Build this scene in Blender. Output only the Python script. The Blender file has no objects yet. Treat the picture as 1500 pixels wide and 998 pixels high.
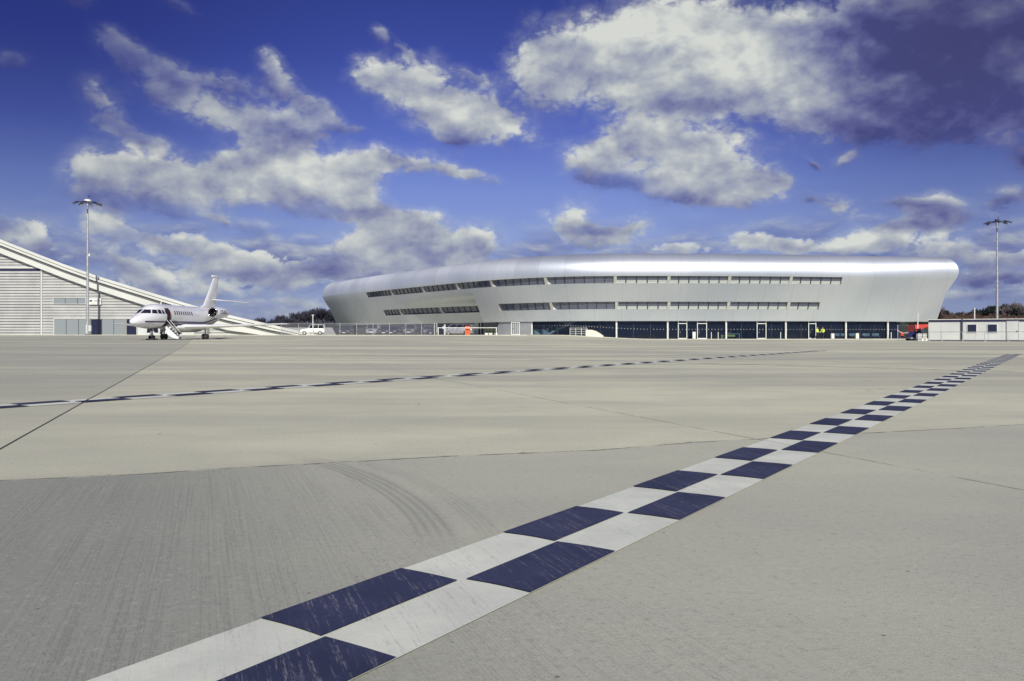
import bpy, bmesh, math, random
from mathutils import Vector, Matrix
R = math.radians
PI = math.pi
random.seed(7)
sc = bpy.context.scene
COL = sc.collection
CAM_H, F = 0.72, 1200.0          # camera height (m) and focal length in units of 1/1500 picture width

def X(px, Y): return (px - 750.0) / F * Y
def H(py, Y): return CAM_H - (py - 490.0) / F * Y
def sm(a, b, v):
    t = max(0.0, min(1.0, (v - a) / (b - a))); return t * t * (3 - 2 * t)
def lerp(a, b, t): return a + (b - a) * t

# ---------------------------------------------------------------- terrain height
_T = [(-1e9, 0), (55, 0), (78, .18), (90, .2), (105, .34), (122, .60), (140, .60), (1e9, .60)]
def gz(x, y):
    for (a, za), (b, zb) in zip(_T, _T[1:]):
        if a <= y <= b:
            z = lerp(za, zb, sm(a, b, y)) if b < 1e8 and a > -1e8 else zb if b < 1e8 else za
            break
    return z * (1 - sm(6, 21, x))

# ---------------------------------------------------------------- mesh builder
class MB:
    def __init__(s): s.v = []; s.f = []; s.uv = None
    def add(s, pts, faces):
        n = len(s.v); s.v += [tuple(p) for p in pts]; s.f += [tuple(i + n for i in f) for f in faces]
    def quad(s, a, b, c, d): s.add([a, b, c, d], [(0, 1, 2, 3)])
    def poly(s, pts): s.add(pts, [tuple(range(len(pts)))])
    def box(s, c, d, rz=0.0, ry=0.0):
        hx, hy, hz = d[0] / 2, d[1] / 2, d[2] / 2
        m = Matrix.Rotation(rz, 3, 'Z') @ Matrix.Rotation(ry, 3, 'Y')
        P = [Vector(c) + m @ Vector((sx * hx, sy * hy, sz * hz)) for sz in (-1, 1) for sy in (-1, 1) for sx in (-1, 1)]
        s.add(P, [(0, 2, 3, 1), (4, 5, 7, 6), (0, 1, 5, 4), (2, 6, 7, 3), (0, 4, 6, 2), (1, 3, 7, 5)])
    def beam(s, a, b, w, h, up=(0, 0, 1)):
        a = Vector(a); b = Vector(b); d = (b - a).normalized(); u = Vector(up)
        sd = d.cross(u)
        if sd.length < 1e-4: sd = d.cross(Vector((1, 0, 0)))
        sd.normalize(); u = sd.cross(d)
        P = []
        for q in (a, b):
            for i, j in ((-1, -1), (1, -1), (1, 1), (-1, 1)): P.append(q + sd * i * w / 2 + u * j * h / 2)
        s.add(P, [(3, 2, 1, 0), (4, 5, 6, 7), (0, 1, 5, 4), (1, 2, 6, 5), (2, 3, 7, 6), (3, 0, 4, 7)])
    def tube(s, a, b, r0, r1=None, n=10, caps=True):
        r1 = r0 if r1 is None else r1
        a = Vector(a); b = Vector(b); d = (b - a).normalized()
        u = d.orthogonal().normalized(); w = d.cross(u)
        P = []
        for q, r in ((a, r0), (b, r1)):
            for i in range(n):
                t = 2 * PI * i / n; P.append(q + (u * math.cos(t) + w * math.sin(t)) * r)
        fs = [(i, (i + 1) % n, n + (i + 1) % n, n + i) for i in range(n)]
        if caps: fs += [tuple(range(n))[::-1], tuple(range(n, 2 * n))]
        s.add(P, fs)
    def loft(s, rings, closed=True, caps=True):
        n = len(rings[0]); P = [p for r in rings for p in r]; fs = []
        for k in range(len(rings) - 1):
            for i in range(n if closed else n - 1):
                j = (i + 1) % n
                fs.append((k * n + i, k * n + j, (k + 1) * n + j, (k + 1) * n + i))
        if caps: fs += [tuple(range(n))[::-1], tuple((len(rings) - 1) * n + i for i in range(n))]
        s.add(P, fs)
    def prism(s, poly, y0, y1):           # polygon in (x,z) extruded along y
        n = len(poly)
        P = [(x, y0, z) for x, z in poly] + [(x, y1, z) for x, z in poly]
        s.add(P, [tuple(range(n)), tuple(range(2 * n - 1, n - 1, -1))] + [(i, n + i, n + (i + 1) % n, (i + 1) % n) for i in range(n)])
    def build(s, name, mat, parent=None, smooth=False, loc=(0, 0, 0), fix=True, angle=None):
        me = bpy.data.meshes.new(name); me.from_pydata(s.v, [], s.f); me.update()
        if fix:
            b = bmesh.new(); b.from_mesh(me); bmesh.ops.recalc_face_normals(b, faces=b.faces); b.to_mesh(me); b.free()
        if mat: me.materials.append(mat)
        o = bpy.data.objects.new(name, me); COL.objects.link(o)
        o.location = loc
        if parent: o.parent = parent
        if smooth:
            for p in me.polygons: p.use_smooth = True
            if angle: me.set_sharp_from_angle(angle=angle)
        return o

def tag(o, label=None, cat=None, group=None, kind=None):
    if label: o['label'] = label
    if cat: o['category'] = cat
    if group: o['group'] = group
    if kind: o['kind'] = kind
    return o
def empty(name, loc=(0, 0, 0), rz=0.0, label=None, cat=None, group=None):
    o = bpy.data.objects.new(name, None); COL.objects.link(o); o.location = loc; o.rotation_euler = (0, 0, rz)
    o.empty_display_size = .3
    return tag(o, label, cat, group)
def copy_tree(o, parent=None):
    c = o.copy(); COL.objects.link(c)
    if parent: c.parent = parent
    for ch in [q for q in bpy.data.objects if q.parent == o]: copy_tree(ch, c)
    return c

# ---------------------------------------------------------------- materials
def nt(name):
    m = bpy.data.materials.new(name); m.use_nodes = True
    t = m.node_tree; return m, t, t.nodes['Principled BSDF']
def N(t, kind, **kw):
    n = t.nodes.new(kind)
    for k, v in kw.items(): setattr(n, k, v)
    return n
def mth(t, op, a, b=None, c=None, clamp=False):
    n = t.nodes.new('ShaderNodeMath'); n.operation = op; n.use_clamp = clamp
    for i, v in enumerate((a, b, c)):
        if v is None: continue
        if isinstance(v, (int, float)): n.inputs[i].default_value = v
        else: t.links.new(v, n.inputs[i])
    return n.outputs[0]
def mixc(t, f, a, b, mode='MIX'):
    n = t.nodes.new('ShaderNodeMix'); n.data_type = 'RGBA'; n.blend_type = mode
    for s, v in ((n.inputs[0], f), (n.inputs[6], a), (n.inputs[7], b)):
        if isinstance(v, (int, float)): s.default_value = v
        elif isinstance(v, tuple): s.default_value = (*v, 1)
        else: t.links.new(v, s)
    return n.outputs[2]
def noise(t, vec, scale, detail=3, rough=.5, dist=0):
    n = t.nodes.new('ShaderNodeTexNoise'); n.inputs['Scale'].default_value = scale
    n.inputs['Detail'].default_value = detail; n.inputs['Roughness'].default_value = rough
    n.inputs['Distortion'].default_value = dist
    if vec is not None: t.links.new(vec, n.inputs['Vector'])
    return n.outputs['Fac']
def ss(t, v, a, b, lo=0.0, hi=1.0):
    n = t.nodes.new('ShaderNodeMapRange'); n.interpolation_type = 'SMOOTHSTEP'
    t.links.new(v, n.inputs[0]); n.inputs[1].default_value = a; n.inputs[2].default_value = b
    n.inputs[3].default_value = lo; n.inputs[4].default_value = hi
    return n.outputs[0]
def mat(name, col, rough=.6, metal=0.0, var=.12, scale=3.0, coat=0.0, bump=0.0, spec=.5):
    m, t, p = nt(name)
    g = N(t, 'ShaderNodeTexCoord')
    f = noise(t, g.outputs['Object'], scale, 5, .6)
    f2 = ss(t, f, .3, .7)
    c = mixc(t, f2, tuple(v * (1 - var) for v in col), tuple(min(1, v * (1 + var)) for v in col))
    t.links.new(c, p.inputs['Base Color'])
    r = mth(t, 'MULTIPLY_ADD', f2, .12, rough - .06, clamp=True); t.links.new(r, p.inputs['Roughness'])
    p.inputs['Metallic'].default_value = metal; p.inputs['Coat Weight'].default_value = coat
    p.inputs['Specular IOR Level'].default_value = spec
    if bump:
        b = N(t, 'ShaderNodeBump'); b.inputs['Strength'].default_value = bump; b.inputs['Distance'].default_value = .02
        t.links.new(noise(t, g.outputs['Object'], scale * 9, 4), b.inputs['Height']); t.links.new(b.outputs[0], p.inputs['Normal'])
    return m

M = {}
M['white'] = mat('white_paint', (.74, .75, .70), .4)
M['jetwhite'] = mat('aircraft_white', (.84, .84, .85), .22, coat=.6, var=.04, scale=.7)
M['jetpurple'] = mat('aircraft_stripe', (.035, .03, .11), .3)
M['jetgrey'] = mat('aircraft_grey', (.22, .22, .25), .35, .5)
M['chrome'] = mat('polished_metal', (.85, .85, .86), .2, 1.0, var=.03)
M['black'] = mat('black_rubber', (.018, .018, .025), .7)
M['dark'] = mat('dark_metal', (.03, .033, .06), .5)
M['galv'] = mat('galvanised_steel', (.50, .51, .50), .45, .55)
M['steelw'] = mat('pale_steel', (.66, .68, .64), .5)
M['clad'] = mat('hangar_cladding', (.50, .505, .49), .5, .1, scale=.3, var=.1)
M['cladd'] = mat('cladding_joint', (.30, .30, .31), .7)
M['roofw'] = mat('roof_sheet', (.64, .65, .61), .45, var=.06, scale=.2)
M['gap'] = mat('shadow_gap', (.05, .05, .055), .8)
M['navy'] = mat('dark_trim', (.028, .03, .075), .5)
M['concl'] = mat('light_paving', (.68, .67, .57), .9, var=.12, scale=1.0, bump=.2)
M['cabin'] = mat('cabin_panel', (.60, .62, .60), .55, var=.05, scale=.6)
M['red'] = mat('red_sheet', (.62, .05, .04), .5)
M['orange'] = mat('orange_paint', (.85, .13, .03), .5)
M['blue'] = mat('blue_paint', (.02, .025, .12), .35, coat=.3)
M['hivis'] = mat('hi_vis_yellow', (.62, .80, .10), .7)
M['yellow'] = mat('yellow_board', (.55, .55, .14), .6)
M['trouser'] = mat('dark_cloth', (.02, .022, .04), .9)
M['skin'] = mat('skin', (.52, .32, .24), .6)
M['hair'] = mat('hair', (.03, .02, .015), .8)
M['leather'] = mat('orange_leather', (.60, .22, .09), .5)
M['soil'] = mat('planter_white', (.75, .75, .7), .6)
M['leaf'] = mat('plant_leaf', (.10, .12, .045), .7, var=.4)
M['bark'] = mat('bark', (.036, .036, .058), .9, var=.3)
M['barkb'] = mat('brown_bark', (.10, .07, .065), .9, var=.3)
M['barkg'] = mat('grey_bark', (.14, .125, .13), .9, var=.3)
M['brownleaf'] = mat('brown_leaf', (.085, .05, .042), .9, var=.5, scale=1)
M['everleaf'] = mat('evergreen_leaf', (.022, .034, .028), .9, var=.5, scale=1)
M['hedge'] = mat('hedge_twigs', (.032, .03, .045), .95, var=.5, scale=1)
M['carsilver'] = mat('silver_paint', (.42, .43, .45), .3, .5, coat=.5, var=.04)
M['carwhite'] = mat('white_car_paint', (.74, .75, .70), .3, coat=.5, var=.03)
M['cardark'] = mat('dark_car_paint', (.045, .045, .075), .25, .3, coat=.6, var=.04)
M['cargrey'] = mat('grey_car_paint', (.16, .16, .20), .3, .4, coat=.5, var=.04)
M['cargls'] = mat('car_glass', (.02, .022, .035), .08, var=.02)
M['lampg'] = mat('headlamp_lens', (.75, .75, .8), .1, .6, var=.02)
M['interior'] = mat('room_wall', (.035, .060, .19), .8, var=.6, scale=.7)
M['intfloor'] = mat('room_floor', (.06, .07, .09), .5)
M['pale'] = mat('pale_wall_panel', (.50, .54, .50), .6, var=.08, scale=.4)
M['wallgrey'] = mat('grey_render', (.36, .37, .39), .55, .2, var=.06, scale=.5)

def glass_mat(name, tint, alpha, rough=.04, base=(.02, .03, .05)):
    m, t, p = nt(name)
    p.inputs['Base Color'].default_value = (*base, 1); p.inputs['Roughness'].default_value = rough
    p.inputs['Specular IOR Level'].default_value = .6; p.inputs['IOR'].default_value = 1.75
    g = N(t, 'ShaderNodeTexCoord')
    b = N(t, 'ShaderNodeBump'); b.inputs['Strength'].default_value = .16; b.inputs['Distance'].default_value = .05
    t.links.new(noise(t, g.outputs['Object'], .8, 2), b.inputs['Height']); t.links.new(b.outputs[0], p.inputs['Normal'])
    if alpha > 0:
        tr = N(t, 'ShaderNodeBsdfTransparent'); tr.inputs[0].default_value = (*tint, 1)
        mx = N(t, 'ShaderNodeMixShader'); mx.inputs[0].default_value = alpha
        t.links.new(p.outputs[0], mx.inputs[1]); t.links.new(tr.outputs[0], mx.inputs[2])
        t.links.new(mx.outputs[0], t.nodes['Material Output'].inputs[0])
    return m
M['glass'] = glass_mat('shopfront_glass', (.62, .78, .92), .62)
M['bandglass'] = glass_mat('window_band_glass', (.6, .75, .85), .22, base=(.15, .17, .235))
M['hangglass'] = glass_mat('hangar_glazing', (1, 1, 1), 0, .12, base=(.27, .30, .31))
M['darkglass'] = glass_mat('dark_glazing', (1, 1, 1), 0, .05, base=(.01, .014, .035))
M['paleglass'] = glass_mat('glass_balustrade', (.9, 1, 1), .25, .2, base=(.68, .72, .68))

# fence mesh: a wire grid, drawn from wires and gaps
def mesh_mat():
    m, t, p = nt('welded_wire_mesh')
    p.inputs['Base Color'].default_value = (.25, .26, .30, 1); p.inputs['Roughness'].default_value = .5
    g = N(t, 'ShaderNodeTexCoord'); sp = N(t, 'ShaderNodeSeparateXYZ'); t.links.new(g.outputs['Object'], sp.inputs[0])
    def wires(s, pitch, w):
        f = mth(t, 'FRACT', mth(t, 'MULTIPLY', s, 1 / pitch)); return mth(t, 'LESS_THAN', f, w / pitch)
    a = wires(sp.outputs[0], .05, .007); b = wires(sp.outputs[2], .10, .012)
    f = mth(t, 'MAXIMUM', a, b)
    tr = N(t, 'ShaderNodeBsdfTransparent'); mx = N(t, 'ShaderNodeMixShader')
    t.links.new(f, mx.inputs[0]); t.links.new(tr.outputs[0], mx.inputs[1]); t.links.new(p.outputs[0], mx.inputs[2])
    t.links.new(mx.outputs[0], t.nodes['Material Output'].inputs[0]); return m
M['wire'] = mesh_mat()

# brushed aluminium hull
def hull_mat():
    m, t, p = nt('brushed_aluminium_rainscreen')
    uv = N(t, 'ShaderNodeUVMap'); uv.uv_map = 'UVMap'
    sp = N(t, 'ShaderNodeSeparateXYZ'); t.links.new(uv.outputs[0], sp.inputs[0])
    s, v = sp.outputs[0], sp.outputs[1]
    geo = N(t, 'ShaderNodeNewGeometry')
    big = noise(t, geo.outputs['Position'], .09, 3, .5)
    cmb = N(t, 'ShaderNodeCombineXYZ'); t.links.new(mth(t, 'MULTIPLY', s, 1.6), cmb.inputs[0]); t.links.new(mth(t, 'MULTIPLY', v, .08), cmb.inputs[1])
    panel = noise(t, cmb.outputs[0], 1.0, 2, .5)
    fs = mth(t, 'FRACT', mth(t, 'MULTIPLY', s, 1 / .42))
    seam = mth(t, 'LESS_THAN', mth(t, 'ABSOLUTE', mth(t, 'SUBTRACT', fs, .5)), .09)
    fb = mth(t, 'FRACT', mth(t, 'MULTIPLY', s, 1 / 4.2)); bseam = mth(t, 'LESS_THAN', fb, .012)
    cellb = mth(t, 'FLOOR', mth(t, 'MULTIPLY', s, 1 / 4.2))
    wn = N(t, 'ShaderNodeTexWhiteNoise'); wn.noise_dimensions = '1D'; t.links.new(cellb, wn.inputs['W'])
    base = mixc(t, ss(t, big, .3, .7), (.60, .655, .74), (.72, .765, .825))
    base = mixc(t, mth(t, 'MULTIPLY', panel, .35), base, (.55, .56, .57))
    base = mixc(t, mth(t, 'MULTIPLY', seam, ss(t, s, 55, 100, .20, .05)), base, (.36, .37, .40))
    base = mixc(t, mth(t, 'MULTIPLY', bseam, .35), base, (.3, .3, .33))
    t.links.new(base, p.inputs['Base Color'])
    p.inputs['Metallic'].default_value = .68; p.inputs['Anisotropic'].default_value = .6
    tg = N(t, 'ShaderNodeTangent'); tg.direction_type = 'UV_MAP'; tg.uv_map = 'UVMap'; t.links.new(tg.outputs[0], p.inputs['Tangent'])
    r = mth(t, 'MULTIPLY_ADD', wn.outputs[0], .06, .49)
    r = mth(t, 'MULTIPLY_ADD', big, .06, r); t.links.new(r, p.inputs['Roughness'])
    b = N(t, 'ShaderNodeBump'); b.inputs['Strength'].default_value = .22; b.inputs['Distance'].default_value = .03
    hh = mth(t, 'ADD', mth(t, 'MULTIPLY', mth(t, 'ABSOLUTE', mth(t, 'SUBTRACT', fs, .5)), ss(t, s, 60, 110, 1, .25)), mth(t, 'MULTIPLY', noise(t, geo.outputs['Position'], .6, 3), .5))
    t.links.new(hh, b.inputs['Height']); t.links.new(b.outputs[0], p.inputs['Normal'])
    return m
M['hull'] = hull_mat()
M['fin'] = mat('pale_fin_metal', (.55, .56, .52), .45, .3, var=.05)

# ---------------------------------------------------------------- ground frame: the bay joints run along (gu, gv)
GC, GS = math.cos(R(20.55)), math.sin(R(20.55))
def to_g(x, y): return (x * GC + y * GS, -x * GS + y * GC)
def from_g(u, v): return (u * GC - v * GS, u * GS + v * GC)

def ground_common(t):
    geo = N(t, 'ShaderNodeNewGeometry'); sp = N(t, 'ShaderNodeSeparateXYZ'); t.links.new(geo.outputs['Position'], sp.inputs[0])
    x, y = sp.outputs[0], sp.outputs[1]
    gu = mth(t, 'ADD', mth(t, 'MULTIPLY', x, GC), mth(t, 'MULTIPLY', y, GS))
    gv = mth(t, 'ADD', mth(t, 'MULTIPLY', x, -GS), mth(t, 'MULTIPLY', y, GC))
    return geo.outputs['Position'], x, y, gu, gv
def comb(t, a, b, c=0.0):
    n = N(t, 'ShaderNodeCombineXYZ')
    for i, v in enumerate((a, b, c)):
        if isinstance(v, (int, float)): n.inputs[i].default_value = v
        else: t.links.new(v, n.inputs[i])
    return n.outputs[0]

def ground_mat():
    m, t, p = nt('apron_concrete')
    pos, x, y, gu, gv = ground_common(t)
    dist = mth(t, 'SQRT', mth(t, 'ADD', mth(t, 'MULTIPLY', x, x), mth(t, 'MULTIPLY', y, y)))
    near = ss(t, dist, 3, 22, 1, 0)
    # slab cells
    wob = mth(t, 'MULTIPLY', mth(t, 'SUBTRACT', noise(t, pos, .55, 5, .65), .5), .16)
    wob2 = mth(t, 'MULTIPLY', mth(t, 'SUBTRACT', noise(t, pos, .3, 2, .5), .5), .5)
    au = mth(t, 'ADD', gu, 1.204)
    av = mth(t, 'ADD', mth(t, 'ADD', mth(t, 'SUBTRACT', gv, 4.66), wob), wob2)
    cu = mth(t, 'FLOOR', mth(t, 'MULTIPLY', au, 1 / 4.75)); cv = mth(t, 'FLOOR', mth(t, 'MULTIPLY', av, 1 / 9.4))
    wn = N(t, 'ShaderNodeTexWhiteNoise'); wn.noise_dimensions = '2D'; t.links.new(comb(t, cu, cv), wn.inputs['Vector'])
    cellv = wn.outputs[0]
    # base tones
    big = noise(t, comb(t, mth(t, 'MULTIPLY', x, .35), y), .16, 5, .6)
    med = noise(t, comb(t, x, mth(t, 'MULTIPLY', y, 1.5)), .9, 6, .65, .4)
    fine = noise(t, pos, 34, 5, .75)
    grit = noise(t, pos, 150, 2, .6)
    base = mixc(t, ss(t, big, .38, .62), (.475, .468, .365), (.725, .710, .515))
    base = mixc(t, mth(t, 'MULTIPLY', ss(t, med, .35, .7), .42), base, (.40, .405, .34))
    base = mixc(t, mth(t, 'MULTIPLY', mth(t, 'SUBTRACT', cellv, .5), .22), base, (.27, .275, .25))
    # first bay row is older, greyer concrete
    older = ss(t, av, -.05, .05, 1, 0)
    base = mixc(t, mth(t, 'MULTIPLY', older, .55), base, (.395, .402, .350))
    newer = mth(t, 'MULTIPLY', ss(t, av, -.02, .35, 0, 1), ss(t, av, 3, 9, 1, .35))
    base = mixc(t, mth(t, 'MULTIPLY', newer, .22), base, (.60, .605, .46))
    # bays left of the tarred joint
    lft = mth(t, 'MULTIPLY', ss(t, au, -.02, .02, 1, 0), ss(t, av, 2.5, 5, 0, 1))
    base = mixc(t, mth(t, 'MULTIPLY', lft, .42), base, (.31, .31, .275))
    # lens vignette painted into the concrete colour: both near corners darken
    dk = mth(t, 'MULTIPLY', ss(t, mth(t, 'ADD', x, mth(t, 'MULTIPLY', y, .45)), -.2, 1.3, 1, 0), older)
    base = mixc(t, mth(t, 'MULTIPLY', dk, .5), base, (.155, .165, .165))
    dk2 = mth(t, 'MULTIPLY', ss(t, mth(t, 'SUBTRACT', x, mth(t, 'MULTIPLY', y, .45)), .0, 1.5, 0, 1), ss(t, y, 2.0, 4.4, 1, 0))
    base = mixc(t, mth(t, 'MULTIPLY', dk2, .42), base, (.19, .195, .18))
    # far streaks (traffic film)
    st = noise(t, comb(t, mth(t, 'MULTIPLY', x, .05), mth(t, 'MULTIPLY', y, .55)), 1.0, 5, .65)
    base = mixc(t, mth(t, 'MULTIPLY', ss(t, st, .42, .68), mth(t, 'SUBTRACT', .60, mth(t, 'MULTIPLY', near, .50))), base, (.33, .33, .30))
    # brushed grooves along the bays
    gr = noise(t, comb(t, mth(t, 'MULTIPLY', gu, 120), mth(t, 'MULTIPLY', gv, 1.1)), 1.0, 2, .6)
    gr2 = noise(t, comb(t, mth(t, 'MULTIPLY', gu, 5), mth(t, 'MULTIPLY', gv, .35)), 1.0, 3, .6)
    region = mth(t, 'MULTIPLY', older, ss(t, au, 1.2, 3.4, 1, .06))
    brkn = noise(t, comb(t, mth(t, 'MULTIPLY', gu, 260), mth(t, 'MULTIPLY', gv, 26)), 1.0, 2, .6)
    gd = mth(t, 'MULTIPLY', mth(t, 'MULTIPLY', ss(t, mth(t, 'ADD', mth(t, 'MULTIPLY', gr, .55), mth(t, 'MULTIPLY', brkn, .45)), .50, .60), region), mth(t, 'MULTIPLY_ADD', ss(t, gr2, .35, .65), .6, .35))
    base = mixc(t, mth(t, 'MULTIPLY', gd, .30), base, (.12, .125, .12))
    gl = mth(t, 'MULTIPLY', ss(t, gr, .40, .28), region)
    base = mixc(t, mth(t, 'MULTIPLY', gl, .18), base, (.42, .42, .37))
    # pits and grit
    base = mixc(t, mth(t, 'MULTIPLY', ss(t, fine, .54, .68), .34), base, (.15, .15, .14))
    base = mixc(t, mth(t, 'MULTIPLY', ss(t, fine, .46, .32), .24), base, (.62, .62, .54))
    base = mixc(t, mth(t, 'MULTIPLY', ss(t, grit, .56, .70), .30), base, (.12, .12, .12))
    # pits, hairline cracks and old drips
    vo = N(t, 'ShaderNodeTexVoronoi'); vo.inputs['Scale'].default_value = 9; t.links.new(pos, vo.inputs['Vector'])
    vs = N(t, 'ShaderNodeSeparateXYZ'); t.links.new(vo.outputs['Color'], vs.inputs[0])
    pit = mth(t, 'MULTIPLY', ss(t, vo.outputs['Distance'], .035, .075, 1, 0), ss(t, vs.outputs[0], .70, .74))
    base = mixc(t, mth(t, 'MULTIPLY', pit, .7), base, (.09, .09, .085))
    vc = N(t, 'ShaderNodeTexVoronoi'); vc.feature = 'DISTANCE_TO_EDGE'; vc.inputs['Scale'].default_value = .22
    wrp = N(t, 'ShaderNodeTexNoise'); wrp.inputs['Scale'].default_value = 1.1; wrp.inputs['Detail'].default_value = 7; t.links.new(pos, wrp.inputs['Vector'])
    wa = N(t, 'ShaderNodeVectorMath'); wa.operation = 'MULTIPLY_ADD'; t.links.new(wrp.outputs['Color'], wa.inputs[0]); wa.inputs[1].default_value = (1.3, 1.3, 0); t.links.new(pos, wa.inputs[2]); t.links.new(wa.outputs[0], vc.inputs['Vector'])
    crk = mth(t, 'MULTIPLY', ss(t, vc.outputs['Distance'], .0006, .0022, 1, 0), ss(t, noise(t, pos, .21, 2), .50, .60))
    base = mixc(t, mth(t, 'MULTIPLY', crk, .45), base, (.10, .10, .095))
    oil = ss(t, noise(t, pos, .75, 3, .5, .3), .70, .78)
    base = mixc(t, mth(t, 'MULTIPLY', oil, .30), base, (.16, .16, .155))
    # tyre arc
    def arc(cx, cy, rad, w, a):
        dx = mth(t, 'SUBTRACT', x, cx); dy = mth(t, 'SUBTRACT', y, cy)
        r = mth(t, 'SUBTRACT', mth(t, 'SQRT', mth(t, 'ADD', mth(t, 'MULTIPLY', dx, dx), mth(t, 'MULTIPLY', dy, dy))), rad)
        band = ss(t, mth(t, 'ABSOLUTE', r), w * .75, w, 1, 0)
        tread = mth(t, 'MULTIPLY_ADD', mth(t, 'SINE', mth(t, 'MULTIPLY', r, 2 * PI / (w * .45))), .35, .6)
        seg = ss(t, y, 2.7, 3.1, 0, 1)
        seg = mth(t, 'MULTIPLY', seg, ss(t, y, 4.2, 5.2, 1, 0)); seg = mth(t, 'MULTIPLY', seg, ss(t, dx, -.05, .05, 0, 1))
        return mth(t, 'MULTIPLY', mth(t, 'MULTIPLY', band, tread), mth(t, 'MULTIPLY', seg, a))
    base = mixc(t, arc(-4.30, 2.05, 4.13, .085, .30), base, (.09, .095, .10))
    base = mixc(t, arc(-4.30, 2.05, 4.32, .055, .12), base, (.09, .095, .10))
    # joints
    def joint(v, w, a):
        return mth(t, 'MULTIPLY', ss(t, mth(t, 'ABSOLUTE', v), w * .6, w, 1, 0), a)
    fu = mth(t, 'SUBTRACT', mth(t, 'MULTIPLY', mth(t, 'FRACT', mth(t, 'ADD', mth(t, 'MULTIPLY', au, 1 / 4.75), .5)), 4.75), 2.375)
    fv = mth(t, 'SUBTRACT', mth(t, 'MULTIPLY', mth(t, 'FRACT', mth(t, 'ADD', mth(t, 'MULTIPLY', av, 1 / 9.4), .5)), 9.4), 4.7)
    brk = ss(t, noise(t, pos, 2.2, 4, .7), .40, .56)
    jw = mth(t, 'MULTIPLY', brk, .55)
    j2 = mth(t, 'MULTIPLY', joint(mth(t, 'ADD', fu, mth(t, 'MULTIPLY', wob, .12)), .012, 1.0), jw)
    j3 = mth(t, 'MULTIPLY', joint(fv, .016, 1.0), mth(t, 'MULTIPLY', brk, .8))
    jt = joint(mth(t, 'ADD', au, mth(t, 'MULTIPLY', wob, .05)), .012, .95)
    j = mth(t, 'MAXIMUM', mth(t, 'MAXIMUM', j2, j3), jt)
    base = mixc(t, j, base, (.028, .028, .03))
    # spalled edge along the cross joint
    sp_ = mth(t, 'MULTIPLY', ss(t, mth(t, 'ABSOLUTE', mth(t, 'SUBTRACT', fv, .02)), .0, .035, 1, 0), ss(t, noise(t, pos, 9, 3), .58, .68))
    base = mixc(t, mth(t, 'MULTIPLY', sp_, .6), base, (.10, .10, .095))
    # grass beyond the airfield
    grass = ss(t, y, 175, 178)
    base = mixc(t, grass, base, (.06, .07, .03))
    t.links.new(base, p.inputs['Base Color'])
    p.inputs['Roughness'].default_value = .88; p.inputs['Specular IOR Level'].default_value = .25
    b = N(t, 'ShaderNodeBump'); b.inputs['Distance'].default_value = .006
    t.links.new(mth(t, 'MULTIPLY', near, .34), b.inputs['Strength'])
    hh = mth(t, 'SUBTRACT', mth(t, 'ADD', fine, mth(t, 'MULTIPLY', grit, .5)), mth(t, 'ADD', mth(t, 'MULTIPLY', gd, .8), j))
    t.links.new(hh, b.inputs['Height']); t.links.new(b.outputs[0], p.inputs['Normal'])
    return m
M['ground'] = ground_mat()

def stripe_mat(name, c0, c1, wear, expose):
    m, t, p = nt(name)
    pos, x, y, gu, gv = ground_common(t)
    gr = noise(t, comb(t, mth(t, 'MULTIPLY', gu, 90), mth(t, 'MULTIPLY', gv, 2.6)), 1.0, 3, .7)
    gr2 = noise(t, comb(t, mth(t, 'MULTIPLY', gu, 14), mth(t, 'MULTIPLY', gv, 2.5)), 1.0, 4, .6)
    fine = noise(t, pos, 60, 6, .75)
    patch = noise(t, pos, 2.6, 4, .6)
    c = mixc(t, ss(t, patch, .3, .7), c0, c1)
    w = mth(t, 'MULTIPLY', ss(t, gr, .50, .64), ss(t, gr2, .34, .60))
    w = mth(t, 'MULTIPLY', mth(t, 'MULTIPLY', w, wear), ss(t, y, 4.3, 5.6, 1, .25))
    brkn = noise(t, comb(t, mth(t, 'MULTIPLY', gu, 240), mth(t, 'MULTIPLY', gv, 30)), 1.0, 2, .6)
    w = mth(t, 'MULTIPLY', w, ss(t, brkn, .42, .60))
    w2 = mth(t, 'MULTIPLY', ss(t, fine, .60, .69), mth(t, 'MULTIPLY_ADD', ss(t, patch, .45, .7), .60, .28))
    c = mixc(t, mth(t, 'MAXIMUM', w, mth(t, 'MULTIPLY', w2, wear)), c, expose)
    au = mth(t, 'ABSOLUTE', mth(t, 'SUBTRACT', gu, 3.546))
    c = mixc(t, mth(t, 'MULTIPLY', mth(t, 'LESS_THAN', au, .007), .5), c, (.12, .12, .12))
    at = mth(t, 'ABSOLUTE', mth(t, 'ADD', gu, 1.204))
    c = mixc(t, mth(t, 'LESS_THAN', at, .012), c, (.03, .03, .035))
    t.links.new(c, p.inputs['Base Color']); p.inputs['Roughness'].default_value = .75
    p.inputs['Specular IOR Level'].default_value = .25
    b = N(t, 'ShaderNodeBump'); b.inputs['Distance'].default_value = .004; b.inputs['Strength'].default_value = .35
    t.links.new(mth(t, 'ADD', fine, gr), b.inputs['Height']); t.links.new(b.outputs[0], p.inputs['Normal'])
    return m
M['mwhite'] = stripe_mat('white_line_paint', (.57, .59, .52), (.70, .72, .63), .45, (.28, .29, .27))
M['mblue'] = stripe_mat('blue_line_paint', (.027, .032, .072), (.043, .049, .104), .70, (.22, .22, .26))

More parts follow.
